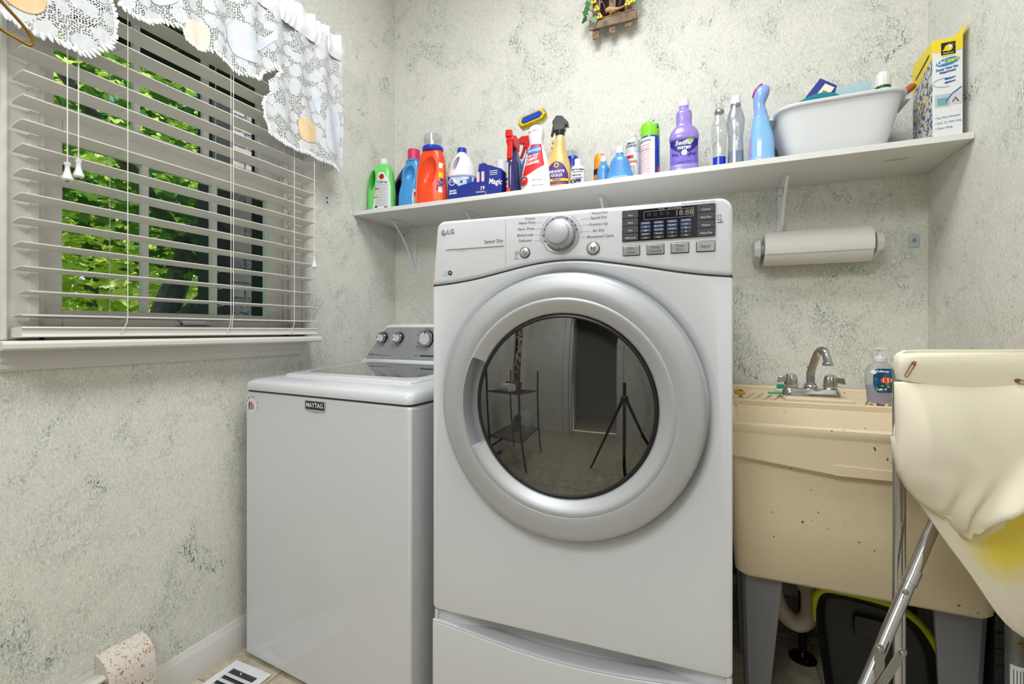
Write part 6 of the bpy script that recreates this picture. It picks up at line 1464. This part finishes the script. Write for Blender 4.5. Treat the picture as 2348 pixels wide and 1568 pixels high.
# safety pins
for x, z, xx, zz in (((2093 - 1174) / 1062 * .79, 1.057 - 75 / 1062 * .79, (2075 - 1174) / 1062 * .79, 1.057 - 105 / 1062 * .79), ((2330 - 1174) / 1062 * .79, .971, (2352 - 1174) / 1062 * .79, .966)):
    b = MB(); p, q = Vector((x - U0, -.0925, z)), Vector((xx - U0, -.0925, zz)); n_ = Vector((0, 0, 1)).cross(Vector((0, 1, 0))).normalized()
    d = (q - p).normalized(); s_ = Vector((d.z, 0, -d.x)) * .0032
    b.tube([p + s_, q + s_ * .8, q + d * .002, q - s_ * .8, p - s_], .0007, 6); pn_ = b.build('safety_pin', mat('pin_brass', (150, 96, 56), .3, metal=1), HA)
    MB().tube([p - d * .003, p + d * .002], .0024, 10).build('pin_head', MATS['pin_brass'], pn_)
# chrome legs
def htube(name, pts, r, m=CHROME, par=HA): return MB().tube([(x - U0, v - V0, z) for x, v, z in pts], r, 18).build(name, m, par, smooth=60)
htube('leg', [(.7640, .918, 0.0), (.7640, .918, .98)], .0085)
htube('leg', [(.7900, .938, 0.0), (.7900, .938, .98)], .0065)
lA = htube('leg', [(.299, .690, 0.0), (.626, .820, .431), (.814, .895, .679), (.99, .960, .95)], .0105)
htube('leg', [(.985, .790, 0.0), (.975, .795, .5), (.965, .800, .98)], .0085)
htube('sleeve', [(.758, .872, .605), (.742, .866, .584)], .0122, par=lA)
def rivet(x, v, z, r=.0052): MB().lathe([(r, 0), (r * .9, -.003), (r * .4, -.0045), (.0005, -.0048)], (x - U0, v - V0, z), 'y', 16).build('rivet', STEEL, HA)
rivet(.711, .838, .584); rivet(.646, .8133, .496, .0062)
def strip(name, p, q, w, v):
    p, q = Vector((p[0], 0, p[1])), Vector((q[0], 0, q[1])); d = (q - p).normalized(); n_ = Vector((-d.z, 0, d.x)) * w; pts = []
    for k in range(9): a = math.pi * k / 8; pts.append(q + n_ * math.cos(a) + d * w * math.sin(a))
    for k in range(9): a = math.pi * k / 8; pts.append(p - n_ * math.cos(a) - d * w * math.sin(a))
    b = MB(); b.prism([(u.x - U0, u.z) for u in pts], 'y', v - V0, v - V0 + .0018); return b.build(name, STEEL, HA, bevel=.0004)
strip('link_bar', (.646, .496), (.647, .434), .0088, .8135); strip('link_bar', (.684, .491), (.647, .434), .0088, .8115)
rivet(.684, .8113, .491, .0048); rivet(.647, .8113, .434, .0048)

# ================================================================ things behind the camera, seen in the dryer door's reflection
RK = thing('wire_rack', 'chrome wire shelf rack reflected in the dryer door', 'rack', (-1.13, -.42, 0))
b = None
for x in (-.20, .20):
    for y in (-.28, .28): MB().tube([(x, y, 0), (x, y, 1.02)], .011, 12).build('post', mat('rack_grey', (112, 112, 114), .3, metal=.8), RK)
for z in (.32, .78):
    b = MB()
    for y in (-.28, .28): b.tube([(-.20, y, z), (.20, y, z)], .005, 8)
    for x in (-.20, .20): b.tube([(x, -.28, z), (x, .28, z)], .005, 8)
    for i in range(24): b.tube([(-.20, -.27 + i * .0235, z + .004), (.20, -.27 + i * .0235, z + .004)], .0022, 5)
    b.build('wire_shelf', MATS['rack_grey'], RK)
t = thing('folded_towel', 'grey towel hanging over the lower rack shelf, seen in the door reflection', 'towel', (-1.00, -.40, .335))
b = MB(); b.loft([[(u, -.13 + .26 * i / 12, w + .004 * math.sin(i * 1.3)) for i in range(13)] for u, w in ((-.12, 0), (-.10, .12), (-.06, .20), (.0, .24), (.05, .20), (.068, .10), (.072, .01))], cap=False, closed=False)
b.build('towel_cloth', mat('towel_grey', (176, 178, 180), .9, bump=.6, bscale=200), t, smooth=80, solid=.006)
t = thing('laundry_basket', 'tan and white basket on the wire rack, seen in the door reflection', 'basket', (-1.20, -.56, .787))
b = MB(); b.loft([sering(z, w, d, 0, 0, 3) for z, w, d in ((0, .16, .14), (.09, .21, .19), (.095, .22, .20), (.09, .20, .18), (.01, .15, .13))]); b.build('basket_shell', mat('basket_tan', (190, 140, 86), .6), t, smooth=50)
G3 = 'paper rolls on the wire rack'
rl = thing('paper_roll', 'white paper roll lying on the top of the wire rack, seen in the door reflection', 'paper roll', (-1.15, -.36, .826), 12, G3)
MB().lathe([(.018, -.055), (.040, -.055), (.040, .055), (.018, .055)], (0, 0, 0), 'x', 28).build('roll', WH2, rl)
c_ = copy_tree(rl); c_.location = (-1.15, -.275, .826)
rl['label'] = 'white paper roll nearer the basket on top of the wire rack, in the door reflection'
c_['label'] = 'white paper roll further from the basket on top of the wire rack, in the reflection'
t = thing('bag_holder', 'long patchwork cloth tube hanging on the wall, seen in the door reflection', 'bag holder', (-1.385, -1.02, .85))
MB().lathe([(.02, 0), (.045, .02), (.052, .2), (.050, .5), (.046, .78), (.020, .82), (.006, .83)], (0, 0, 0), 'z', 28).build('cloth_tube', 'patchwork', t); MB().tube([(0, 0, .82), (-.02, 0, .86), (-.054, 0, .88)], .003, 6).build('hanging_loop', CORD, t)
t = thing('light_switch', 'white switch plate on the far wall, seen in the door reflection', 'light switch', (-1.26, YF, 1.22))
MB().box(-.035, .035, .0005, .006, -.057, .057).build('cover_plate', WH2, t, bevel=.002); MB().box(-.005, .005, .006, .014, -.010, .012).build('toggle', WH2, t, bevel=.001)
t = thing('tripod', 'black tripod with splayed legs, seen faintly in the door reflection', 'tripod', (0.02, -.16, 0))
MB().tube([(0, 0, .35), (0, 0, .93)], .014, 12).build('centre_column', BLACK, t)
for a in (100, 220, 340): MB().tube([(.02 * math.cos(R(a)), .02 * math.sin(R(a)), .78), (.40 * math.cos(R(a)), .40 * math.sin(R(a)), .01)], [.014, .010], 10).build('leg', BLACK, t)
MB().lathe([(.035, .77), (.035, .80), (.02, .82)], (0, 0, 0), 'z', 16).build('shoulder', BLACK, t)
t = thing('ceiling_light', 'round flush ceiling lamp with a frosted disc in the middle of the laundry room', 'ceiling light', (-.35, .80, ZC))
MB().lathe([(.27, -.0005), (.27, -.020), (.26, -.024), (.20, -.026)], (0, 0, 0), 'z', 48).build('lamp_base', WH2, t)
